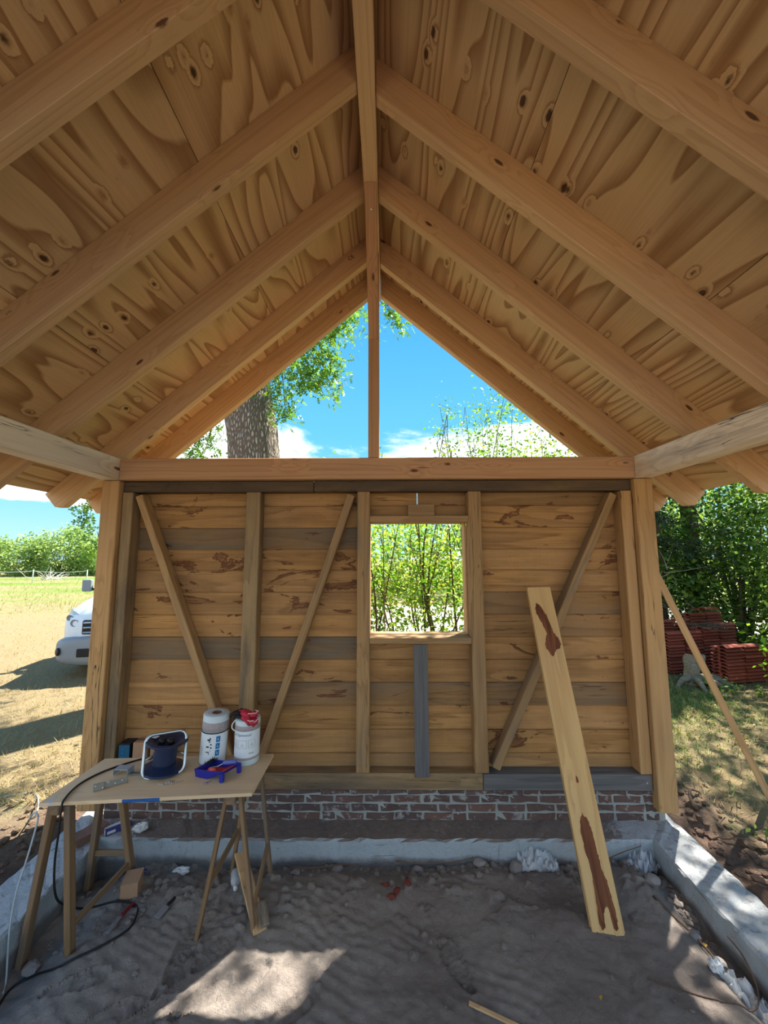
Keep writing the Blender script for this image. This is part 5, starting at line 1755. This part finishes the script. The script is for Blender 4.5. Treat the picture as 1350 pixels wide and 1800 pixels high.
# ------------------------------------------------------------------ far bushes across the field on the left
fl = ['yellow-green willow bush at the far left field edge', 'tallest pale green willow bush at the far field edge', 'pale green willow bush beside the left post at the field edge', 'willow bush at the field edge outside the left of the picture', 'willow bush at the field edge hidden behind the left post']
for k, (x, y, rx, rz_) in enumerate(((-41.5, 43, 4.6, 2.3), (-36.2, 43, 3.2, 2.9), (-32.2, 43.5, 3.0, 2.3), (-49, 44, 4.5, 2.6), (-27.5, 44, 3.2, 2.5))):
    bush('willow_bush', (x, y, rz_ * 0.85), (rx, 2.4, rz_), 130, 44, 0.36, 'leaf_willow', fl[k], 'willow bushes at the field edge', 0.40, shell=0.6)

# fence of white posts and rope, brushwood pile
fp = []
for k in range(7):
    x, y = -27.4 - 4.6 * (k - 1), 30 + 0.5 * (k - 1)
    fp.append((x, y))
labs = ['white fence post nearest the left corner post', 'white fence post standing in the open field by the rope', 'white fence post left of the one in view', 'white fence post farther left along the rope', 'white fence post fifth along the rope', 'white fence post sixth along the rope', 'last white fence post at the left']
for k, (x, y) in enumerate(fp):
    o = obj('fence_post', mesh(*lathe_np([(0.0, 0.0), (0.035, 0.0), (0.035, 1.05), (0.022, 1.1), (0.0, 1.1)], 10), True), 'fence_white', None, T(x, y, gh(x, y) - 0.06))
    tag(o, labs[k], 'fence post', 'white fence posts in the field')
mb = MB()
for zz in (0.95,):
    pts = []
    for (xa, ya), (xb, yb) in zip(fp[:-1], fp[1:]):
        for q_ in np.linspace(0, 1, 8)[:-1]:
            pts.append((xa + (xb - xa) * q_, ya - 0.045 + (yb - ya) * q_, gh(xa, ya) + zz - 0.12 * 4 * q_ * (1 - q_)))
    mb.tube(pts, 0.014, 5)
o = mb.build('fence_rope', 'fence_rope', None)
tag(o, 'pale fence rope strung along the white posts', 'rope')
bp = thing('brushwood_pile', (-29.8, 34.5, GZ), 0, 'heap of bleached branches in front of the far bushes', 'branch pile')
mb = MB()
for k in range(26):
    a, e = rg.uniform(0, 6.28), rg.uniform(0.1, 1.1)
    p0 = np.array([-29.8 + rg.normal(0, 0.6), 34.5 + rg.normal(0, 0.4), 0.1])
    p1 = p0 + rg.uniform(0.8, 1.7) * np.array([math.cos(a) * math.cos(e), math.sin(a) * math.cos(e), math.sin(e)])
    mb.tube([p0, (p0 + p1) / 2 + rg.normal(0, 0.08, 3), p1], [0.035, 0.028, 0.012], 5)
mb.build('branches', 'deadwood', bp)

# ------------------------------------------------------------------ wooded edge on the right
rg = np.random.default_rng(404)
RW = 'trees and shrubs along the right side'
rl = [('hedge_shrub', (5.6, 9.2, 1.9), (1.6, 1.2, 2.3), 'leaf_hedge', 'mid green shrub directly behind the tile stacks'),
      ('hedge_shrub', (7.7, 8.6, 1.9), (1.7, 1.3, 2.6), 'leaf_hedge', 'tall green shrub above the right end of the tile stacks'),
      ('hedge_shrub', (10.3, 7.6, 2.8), (2.0, 1.8, 2.9), 'leaf_hedge', 'tall shrub at the right edge of the picture'),
      ('hedge_shrub', (4.3, 11.4, 2.6), (1.8, 1.4, 2.7), 'leaf_bush', 'yellowish shrub beside the right post far behind the tiles'),
      ('hedge_shrub', (9.3, 4.4, 2.6), (1.6, 2.0, 2.7), 'leaf_hedge', 'dense shrub outside the right of the picture'),
      ('hedge_shrub', (8.8, 0.6, 2.4), (1.6, 2.0, 2.5), 'leaf_hedge', 'dense shrub level with the camera on the right'),
      ('hedge_shrub', (7.0, 11.8, 3.0), (2.4, 1.5, 3.2), 'leaf_bush', 'tall light green shrub at the back of the wooded edge')]
for nm, c, rad, mt, lab_ in rl:
    bush(nm, c, rad, 210, 85, 0.115, mt, lab_, RW, 0.26, 'shrub', shell=0.2)
# tall tree whose crown shades the right side
tt = thing('shade_tree', (7.2, 9.2, GZ), 0, 'tall broadleaf tree rising out of the shrubs behind the tiles', 'tree')
MB().tube(spline([(7.2, 9.2, -0.1), (7.1, 9.1, 2.5), (6.8, 8.9, 4.8), (6.5, 8.6, 6.5)], 6), np.linspace(0.20, 0.10, 19), 14).build('trunk', 'bark_twig', tt, None, True)
C = crown_centers((6.2, 8.4, 6.6), (3.4, 3.0, 1.9), 150, rg, 0.3)
C = C[(C[:, 2] > 4.6) & ~((C[:, 0] < 4.6) & (C[:, 1] > 7.6))]
branch_mb((6.6, 8.7, 5.4), C[::9], 0.06, rg, 6).build('branch', 'bark_twig', tt, None, True)
foliage('crown_leaves', cluster_pts(C, 0.33, 62, rg), 0.13, 'leaf_hedge', tt, rg)
# tall tree further along the right side, dapples the light on the foundation
t2 = thing('shade_tree', (6.9, 5.0, GZ), 0, 'slender tree at the far right whose branches reach over the eaves', 'tree')
MB().tube(spline([(6.9, 5.0, -0.1), (6.8, 5.0, 2.5), (6.3, 5.2, 4.6), (5.6, 5.4, 6.0)], 6), np.linspace(0.13, 0.06, 19), 12).build('trunk', 'bark_twig', t2, None, True)
C = crown_centers((4.1, 5.6, 6.5), (2.9, 2.2, 1.2), 105, rg, 0.2)
branch_mb((5.9, 5.3, 5.5), C[::7], 0.04, rg, 6).build('branch', 'bark_twig', t2, None, True)
foliage('crown_leaves', cluster_pts(C, 0.26, 46, rg), 0.12, 'leaf_hedge', t2, rg)

# dark spruce with drooping sprays
sp_ = thing('spruce_tree', (5.75, 8.25, GZ), 0, 'dark spruce with drooping boughs and bare twigs beside the right post', 'conifer')
MB().tube([(5.75, 8.25, -0.05), (5.75, 8.25, 3.6), (5.75, 8.25, 6.0)], [0.05, 0.035, 0.01], 10).build('trunk', 'bark_twig', sp_, None, True)
mb = MB()
NP = []
for k in range(46):
    zz = rg.uniform(1.75, 5.2)
    a = rg.uniform(0, 6.28)
    L_ = 1.5 * (1 - (zz - 1.5) / 5.2) * rg.uniform(0.7, 1.1)
    d = np.array([math.cos(a), math.sin(a), 0])
    p0 = np.array([5.75, 8.25, zz])
    pts = np.array(spline([p0, p0 + d * L_ * 0.5 + (0, 0, -0.06), p0 + d * L_ + (0, 0, -0.3)], 5))
    mb.tube(pts, np.linspace(0.014, 0.004, len(pts)), 5, cap=False)
    for p_ in pts[2:]:
        for j in range(26):
            NP.append(p_ + rg.normal(0, 1, 3) * (0.10, 0.10, 0.06))
mb.build('boughs', 'bark_twig', sp_, None, True)
foliage('needles', np.array(NP), 0.11, 'leaf_dark', sp_, rg, 'needle', droop=0.4)
mb = MB()
for k in range(34):
    a, e = rg.uniform(0, 6.28), rg.normal(0.15, 0.5)
    p0 = np.array([5.45 + rg.normal(0, 0.25), 7.95 + rg.normal(0, 0.15), rg.uniform(0.7, 1.9)])
    p1 = p0 + rg.uniform(0.3, 0.75) * np.array([math.cos(a) * math.cos(e), math.sin(a) * math.cos(e), math.sin(e)])
    mb.tube(spline([p0, (p0 + p1) / 2 + rg.normal(0, 0.05, 3), p1], 3), np.linspace(0.008, 0.003, 7), 5, cap=False)
mb.build('bare_twigs', 'bark_pale', sp_, None, True)
# bright low shrub in front of the tiles and weeds at their foot
shrub('low_shrub', 5.35, 5.35, 1.05, 0.35, 6, 330, 'sunlit bright green shrub in front of the tile stacks', 'leaf_bright', 0.085, 0.45, RW, cl=0.09)
shrub('low_shrub', 5.9, 5.9, 1.2, 0.35, 5, 260, 'bright green shrub at the right end of the tile stacks', 'leaf_bright', 0.085, 0.4, RW, cl=0.10)
for k, (x, y, lab_) in enumerate(((4.75, 6.15, 'low green weed in front of the stump'), (5.0, 5.95, 'low weed at the foot of the tile stack'), (4.55, 5.7, 'low weed on the grass left of the lath'), (5.25, 5.75, 'low weed under the bright shrub'), (2.62, 2.95, 'small green weed on the soil beside the right foundation'))):
    w_ = thing('weed', (x, y, gh(x, y)), 0, lab_, 'weed', 'weeds on the right side')
    MB().tube([(x, y, gh(x, y) - 0.02), (x + 0.01, y, gh(x, y) + 0.08)], 0.004, 5).build('stem', 'leaf_hedge', w_)
    foliage('leaves', cluster_pts([(x, y, gh(x, y) + 0.06)], 0.055, 34 if k < 4 else 16, rg), 0.07 if k < 4 else 0.04, 'leaf_hedge', w_, rg)

# ------------------------------------------------------------------ stacks of clay pantiles
def pantile_me():
    n, Lt, Wt, th = 12, 0.36, 0.25, 0.013
    Vv = []
    for x in (-Lt / 2, Lt / 2):
        for k in range(n + 1):
            q_ = k / n
            y = (q_ - 0.5) * Wt
            zz = 0.030 * math.sin(q_ * 2 * math.pi * 0.92) + 0.0
            Vv += [(x, y, zz), (x, y, zz + th)]
    m_ = 2 * (n + 1)
    Ff = []
    for k in range(n):
        a = 2 * k
        Ff += [(a, a + 2, m_ + a + 2, m_ + a), (a + 1, m_ + a + 1, m_ + a + 3, a + 3), (a, a + 1, a + 3, a + 2), (m_ + a, m_ + a + 2, m_ + a + 3, m_ + a + 1)]
    Ff += [(0, m_, m_ + 1, 1), (2 * n, 2 * n + 1, m_ + 2 * n + 1, m_ + 2 * n)]
    # nib at the upper end
    b0 = len(Vv)
    Vv += [(-Lt / 2 + dx, dy, dz) for dx in (0.0, 0.02) for dy in (-0.02, 0.02) for dz in (-0.025, 0.01)]
    Ff += [tuple(b0 + i for i in f_) for f_ in ((0, 1, 3, 2), (4, 6, 7, 5), (0, 4, 5, 1), (2, 3, 7, 6), (0, 2, 6, 4), (1, 5, 7, 3))]
    bm = bmesh.new()
    tmp_ = mesh(Vv, Ff)
    bm.from_mesh(tmp_)
    bpy.data.meshes.remove(tmp_)
    return from_bm(bm, False)


tile = pantile_me()
rt = random.Random(8)
yaw = math.radians(14)
ux, uy = Vector((math.cos(yaw), math.sin(yaw), 0)), Vector((-math.sin(yaw), math.cos(yaw), 0))
cols = []
for row, (ox, oy) in enumerate(((5.40, 6.42), (4.86, 6.92), (4.70, 7.35))):
    for c_ in range((3, 4, 5)[row]):
        n_t = {0: [11, 11, 10], 1: [13, 13, 14, 15], 2: [14, 15, 14, 17, 17]}[row][c_]
        cols.append((row, c_, Vector((ox, oy, 0)) + ux * (0.385 * c_), n_t))
names = {(0, 0): 'red clay pantile in the front stack, left column', (0, 1): 'red clay pantile in the front stack, middle column', (0, 2): 'red clay pantile in the front stack, right column',
         (1, 0): 'red clay pantile in the stack behind the stump', (1, 1): 'red clay pantile in the second stack right of the stump', (1, 2): 'red clay pantile in the stack under the root tangle', (1, 3): 'red clay pantile in the stack right of the root tangle',
         (2, 0): 'red clay pantile in the rear row nearest the right post', (2, 1): 'red clay pantile in the rear row, second column', (2, 2): 'red clay pantile in the rear row, third column', (2, 3): 'red clay pantile in the tallest rear column', (2, 4): 'red clay pantile in the rear column at the right end'}
for row, c_, p_, n_t in cols:
    g0_ = gh(p_.x, p_.y)
    for k in range(n_t):
        o = obj('clay_pantile', tile, 'clay_tile', None, T(p_.x + rt.uniform(-.008, .008), p_.y + rt.uniform(-.008, .008), g0_ + 0.03 + k * 0.052) @ Rz(yaw + rt.uniform(-.03, .03)) @ Ry(rt.uniform(-.012, .012)))
        tag(o, ('topmost ' if k == n_t - 1 else '') + names[(row, c_)] + ('' if k == n_t - 1 else ', below the top one'), 'clay tile', 'stack of pantiles %d' % (row * 5 + c_ + 1))
# tiles lying askew on top
for k, (x, y, zz, a, lab_) in enumerate(((5.85, 7.35, 0.96 + 0.05, 0.1, 'pantile lying askew on top of the tallest stack'), (5.05, 6.95, 0.80 + 0.06, 0.35, 'pantile lying askew on the stack behind the stump'))):
    o = obj('clay_pantile', tile, 'clay_tile', None, T(x, y, gh(x, y) + zz) @ Rz(yaw + a))
    tag(o, lab_, 'clay tile', 'pantiles lying askew on the stacks')
rt_ = thing('root_tangle', (5.6, 6.95, 0.8), 0, 'tangle of dead roots lying on top of the tile stacks', 'roots')
mb = MB()
for k in range(46):
    p0 = np.array([5.55 + rg.normal(0, 0.16), 6.9 + rg.normal(0, 0.1), 0.87 + abs(rg.normal(0, 0.03))])
    p1 = p0 + rg.normal(0, 1, 3) * (0.16, 0.12, 0.03)
    p1[2] = max(p1[2], 0.84)
    mb.tube(spline([p0, (p0 + p1) / 2 + rg.normal(0, 0.03, 3), p1], 3), np.linspace(0.007, 0.003, 7), 5, cap=False)
mb.build('roots', 'bark_twig', rt_, None, True)

# stump in front of the tiles
stp = thing('tree_stump', (4.75, 6.35, GZ), 0, 'weathered grey tree stump with roots in front of the tiles', 'stump')
g0_ = gh(4.75, 6.35)
V, Q = tube_np(spline([(4.75, 6.35, g0_ - 0.05), (4.76, 6.34, g0_ + 0.12), (4.77, 6.36, g0_ + 0.28), (4.80, 6.37, g0_ + 0.40)], 5), [0.19, 0.16, 0.13, 0.115, 0.105, 0.1, 0.098, 0.095, 0.094, 0.093, 0.092, 0.09, 0.09, 0.088, 0.087, 0.085], 18)
V = V + 0.014 * np.sin(V * 31.0)[:, [1, 2, 0]]
obj('trunk', np_mesh(V, np.concatenate([Q])), 'stump_wood', stp)
nv = len(V)
obj('cut_top', mesh([tuple(v) for v in V[-18:]], [tuple(range(18))]), 'stump_wood', stp)
MB().tube(spline([(4.85, 6.36, g0_ + 0.2), (4.93, 6.34, g0_ + 0.32), (4.97, 6.35, g0_ + 0.42)], 5), np.linspace(0.05, 0.025, 11), 9).build('spur', 'stump_wood', stp, None, True)
for dx, dy in ((0.55, -0.22), (-0.38, -0.18), (0.3, -0.36), (-0.1, -0.42), (0.7, 0.05)):
    MB().tube(spline([(4.75 + dx * 0.15, 6.35 + dy * 0.15, g0_ + 0.07), (4.75 + dx * 0.55, 6.35 + dy * 0.55, g0_ + 0.07), (4.75 + dx, 6.35 + dy, gh(4.75 + dx, 6.35 + dy) - 0.01)], 5), np.linspace(0.065, 0.02, 11), 8).build('root', 'stump_wood', stp, None, True)

# roots on the soil beside the right foundation
for k, (pts, r0, lab_) in enumerate((([(2.36, 3.22, 0), (2.40, 3.34, 0.05), (2.5, 3.44, 0.05), (2.64, 3.54, 0)], 0.014, 'thick bent root on the soil right of the corner post'),
                                     ([(2.30, 3.02, 0), (2.42, 2.98, 0.02), (2.56, 2.92, 0.0)], 0.008, 'thin root on the soil beside the right foundation'))):
    q_ = [(x, y, gh(x, y) + zz + 0.008) for x, y, zz in spline(pts, 6)]
    o = MB().tube(q_, np.linspace(r0, r0 * 0.5, len(q_)), 8).build('surface_root', 'root', None, None, True)
    tag(o, lab_, 'root', 'roots on the soil at the right')

# ------------------------------------------------------------------ white van behind the left post
van = thing('van', (-4.52, 6.75, GZ), 0, 'white van with grey bumper parked on the lawn behind the left post', 'van')
VM = T(-4.66, 6.68, GZ + 0.02) @ Rz(math.radians(10))


def section(hw, z0, z1, tum, n=28, e=3.2):
    pts = []
    for k in range(n):
        a = 2 * math.pi * k / n
        c, s = math.cos(a), math.sin(a)
        x = math.copysign(abs(c) ** (2 / e), c)
        zz = math.copysign(abs(s) ** (2 / e), s)
        zv = (z0 + z1) / 2 + zz * (z1 - z0) / 2
        k_ = 1 - tum * max(0.0, (zv - 0.9)) ** 1.2
        pts.append((x * hw * k_, zv))
    return pts


def loft(sts, name, mat, par, n=36, e=3.2):
    Vv, Ff = [], []
    for y, hw, z0, z1, tum in sts:
        Vv += [(x, y, zz) for x, zz in section(hw, z0, z1, tum, n, e)]
    for i in range(len(sts) - 1):
        for k in range(n):
            Ff.append((i * n + k, i * n + (k + 1) % n, (i + 1) * n + (k + 1) % n, (i + 1) * n + k))
    Ff += [tuple(range(n)), tuple(range((len(sts) - 1) * n + n - 1, (len(sts) - 1) * n - 1, -1))]
    bm = bmesh.new()
    t_ = mesh(Vv, Ff)
    bm.from_mesh(t_)
    bpy.data.meshes.remove(t_)
    return obj(name, from_bm(bm, True), mat, par, VM)


body = loft([(0.04, 0.50, 0.50, 0.92, 0), (0.09, 0.70, 0.42, 1.03, 0.05), (0.18, 0.82, 0.34, 1.14, 0.10), (0.32, 0.90, 0.28, 1.22, 0.16), (0.55, 0.94, 0.26, 1.30, 0.22), (0.85, 0.955, 0.26, 1.38, 0.22), (1.1, 0.96, 0.26, 1.48, 0.18), (1.3, 0.96, 0.26, 1.66, 0.13),
             (1.6, 0.96, 0.26, 1.93, 0.10), (1.95, 0.96, 0.26, 2.12, 0.10), (2.4, 0.96, 0.26, 2.17, 0.10), (4.6, 0.96, 0.26, 2.17, 0.10), (4.85, 0.93, 0.30, 2.12, 0.10), (4.95, 0.85, 0.40, 2.0, 0.1)], 'body', 'car_white', van, e=3.0)
loft([(-0.03, 0.56, 0.26, 0.60, 0), (0.0, 0.74, 0.20, 0.65, 0), (0.07, 0.86, 0.17, 0.67, 0), (0.18, 0.93, 0.16, 0.67, 0), (0.34, 0.962, 0.16, 0.66, 0), (0.52, 0.972, 0.18, 0.64, 0)], 'bumper', 'car_grey', van, e=4.0)
for sx in (-1, 1):
    # headlight wrapped round the corner
    Vv, Ff = [], []
    prof = [(0.50, 0.105, 0.74, 0.94), (0.60, 0.135, 0.74, 1.02), (0.70, 0.18, 0.76, 1.07), (0.76, 0.235, 0.79, 1.09), (0.815, 0.30, 0.84, 1.08)]
    for x, y, z0, z1 in prof:
        Vv += [(sx * x, y - 0.05, z0), (sx * x, y - 0.005, z1), (sx * x, y + 0.12, z1), (sx * x, y + 0.12, z0)]
    for i in range(len(prof) - 1):
        for k in range(4):
            Ff.append((4 * i + k, 4 * i + (k + 1) % 4, 4 * i + 4 + (k + 1) % 4, 4 * i + 4 + k))
    Ff += [(0, 1, 2, 3), tuple(4 * (len(prof) - 1) + k for k in (3, 2, 1, 0))]
    hl_ = obj('headlight', mesh(Vv, Ff), 'lamp_glass', van, VM)
    for x, zz, r_l in ((0.62, 0.87, 0.055), (0.73, 0.95, 0.045)):
        obj('lamp_bowl', mesh(*lathe_np([(0.0, -0.01), (r_l * 0.6, 0.0), (r_l, 0.02), (r_l * 1.1, 0.02)], 18), True), 'car_grey', hl_, VM @ T(sx * x, 0.088 if x < 0.7 else 0.15, zz) @ Rx(math.pi / 2))
    obj('fog_lamp', mesh(*lathe_np([(0.0, 0.0), (0.055, 0.0), (0.065, -0.02), (0.0, -0.02)], 18), True), 'car_black', van, VM @ T(sx * 0.80, 0.02, 0.42) @ Rz(sx * 0.7) @ Rx(math.pi / 2) @ T(0, 0, 0.02))
    mr = obj('mirror', box_me(0.17, 0.10, 0.24, 0.03, 3), 'car_grey', van, VM @ T(sx * 1.08, 1.25, 1.42))
    obj('mirror_arm', box_me(0.14, 0.05, 0.05, 0.01), 'car_black', mr, VM @ T(sx * 0.96, 1.27, 1.34))
    for y in (0.95, 4.05):
        wM = VM @ T(sx * 0.86, y, 0.33) @ Ry(math.pi / 2)
        wh = obj('wheel', mesh(*lathe_np([(0.0, -0.10), (0.20, -0.10), (0.31, -0.10), (0.33, -0.07), (0.33, 0.07), (0.31, 0.10), (0.20, 0.10), (0.0, 0.08)], 32), True), 'tyre', van, wM)
        obj('hub_cap', mesh(*lathe_np([(0.0, 0.125 * sx), (0.10, 0.12 * sx), (0.19, 0.108 * sx), (0.2, 0.10 * sx)], 24), True), 'chrome', wh, wM)
    obj('side_window', box_me(0.012, 0.9, 0.45, 0.004), 'car_glass', van, VM @ T(sx * 0.905, 1.95, 1.60) @ Ry(-sx * 0.17))
gr = obj('grille', box_me(0.96, 0.06, 0.24, 0.03, 2), 'car_black', van, VM @ T(0, 0.05, 0.80))
for k in range(3):
    obj('grille_bar', box_me(0.90, 0.03, 0.028, 0.008), 'chrome', gr, VM @ T(0, 0.015, 0.72 + 0.08 * k))
obj('air_intake', box_me(1.0, 0.04, 0.14, 0.03, 2), 'car_black', van, VM @ T(0, -0.024, 0.40))
obj('intake_trim', box_me(1.16, 0.03, 0.20, 0.03, 2), 'car_grey', van, VM @ T(0, -0.014, 0.40))
obj('number_plate', box_me(0.52, 0.008, 0.11, 0.004), 'paper_white', van, VM @ T(0, -0.046, 0.54))
# windscreen on the raked front of the cab
obj('windscreen', box_me(1.56, 0.012, 0.86, 0.004), 'car_glass', van, VM @ T(0, 1.40, 1.765) @ Rx(math.radians(-47)))

# ------------------------------------------------------------------ dry grass, green tufts and leaf litter
rg = np.random.default_rng(505)


def blades(n, xf, size, mat, name, label, cat):
    P_ = xf(n)
    ok = ~((P_[:, 0] > -2.45) & (P_[:, 0] < 2.25) & (P_[:, 1] < 3.4))
    P_ = P_[ok]
    zg = ground_h(P_[:, 0], P_[:, 1])
    B = np.stack([P_[:, 0], P_[:, 1], zg - 0.004], -1)
    m_ = len(B)
    az, el = rg.uniform(0, 6.28, m_), np.abs(rg.normal(0.45, 0.4, m_))
    d = np.stack([np.cos(az) * np.cos(el), np.sin(az) * np.cos(el), np.sin(el)], -1)
    s = size * rg.uniform(0.5, 1.4, m_)
    sd = np.stack([-np.sin(az), np.cos(az), 0 * az], -1) * (s * 0.045)[:, None]
    V_ = np.stack([B - sd, B + sd, B + d * s[:, None]], 1).reshape(-1, 3)
    o_ = obj(name, np_mesh(V_, tris=np.arange(3 * m_).reshape(-1, 3)), mat, None)
    return tag(o_, label, cat, kind='stuff')


def spread_left(n):
    y = 3.3 + 11 * rg.random(n) ** 1.7
    x = -2.5 - (y * 1.15) * rg.random(n) + 0.5 * rg.random(n)
    return np.stack([x, y], -1)


def spread_right(n):
    y = 2.4 + 5.0 * rg.random(n)
    x = 2.5 + 3.6 * rg.random(n)
    return np.stack([x, y], -1)


def spread_green(n):
    c = np.array([(3.9, 5.3), (4.4, 5.6), (3.4, 4.9), (4.0, 5.9), (3.0, 5.6), (2.8, 4.4)])
    return c[rg.integers(0, len(c), n)] + rg.normal(0, 0.38, (n, 2))


def spread_field(n):
    y = 14 + 24 * rg.random(n)
    x = -y * (0.55 + 0.6 * rg.random(n))
    return np.stack([x, y], -1)


blades(36000, spread_left, 0.075, 'straw_blade', 'dry_grass', 'short dry grass on the lawn left of the shelter', 'grass')
blades(16000, spread_right, 0.075, 'straw_blade', 'dry_grass', 'short dry grass on the ground right of the shelter', 'grass')
blades(7000, spread_green, 0.09, 'grass_blade', 'green_grass', 'patch of green grass in front of the tile stacks', 'grass')
blades(14000, spread_field, 0.20, 'grass_blade', 'field_grass', 'green grass in the far field on the left', 'grass')
n_ = 700
P = np.stack([rg.uniform(3.6, 6.5, n_), rg.uniform(3.2, 7.2, n_)], -1)
P3 = np.concatenate([P, (ground_h(P[:, 0], P[:, 1]) + 0.012)[:, None]], 1)
V, Tt = leaves(P3, 0.055, rg, 'plain', droop=0.0, up=2.0)
o = obj('leaf_litter', np_mesh(V, tris=Tt), 'dead_leaf')
tag(o, 'fallen dry leaves on the ground in front of the tiles', 'leaves', kind='stuff')
# rough lumps of soil beside the foundations
mb = MB()
for k in range(700):
    sd = rg.random()
    x = (-2.42 - abs(rg.normal(0, 0.3))) if sd < 0.5 else (2.22 + abs(rg.normal(0, 0.25)))
    y = rg.uniform(1.9, 3.7)
    s = abs(rg.normal(0, 0.018)) + 0.007
    bm = bmesh.new()
    bmesh.ops.create_icosphere(bm, subdivisions=1, radius=1.0)
    z0 = gh(x, y)
    for v in bm.verts:
        v.co = Vector((x + v.co.x * s * rg.uniform(.7, 1.3), y + v.co.y * s * rg.uniform(.7, 1.3), z0 + v.co.z * s * 0.6))
    mb.add([v.co for v in bm.verts], [[v.index for v in f_.verts] for f_ in bm.faces])
    bm.free()
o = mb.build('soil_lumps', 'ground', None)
tag(o, 'rough soil lumps dug up along the outside of the foundation', 'soil', kind='stuff')
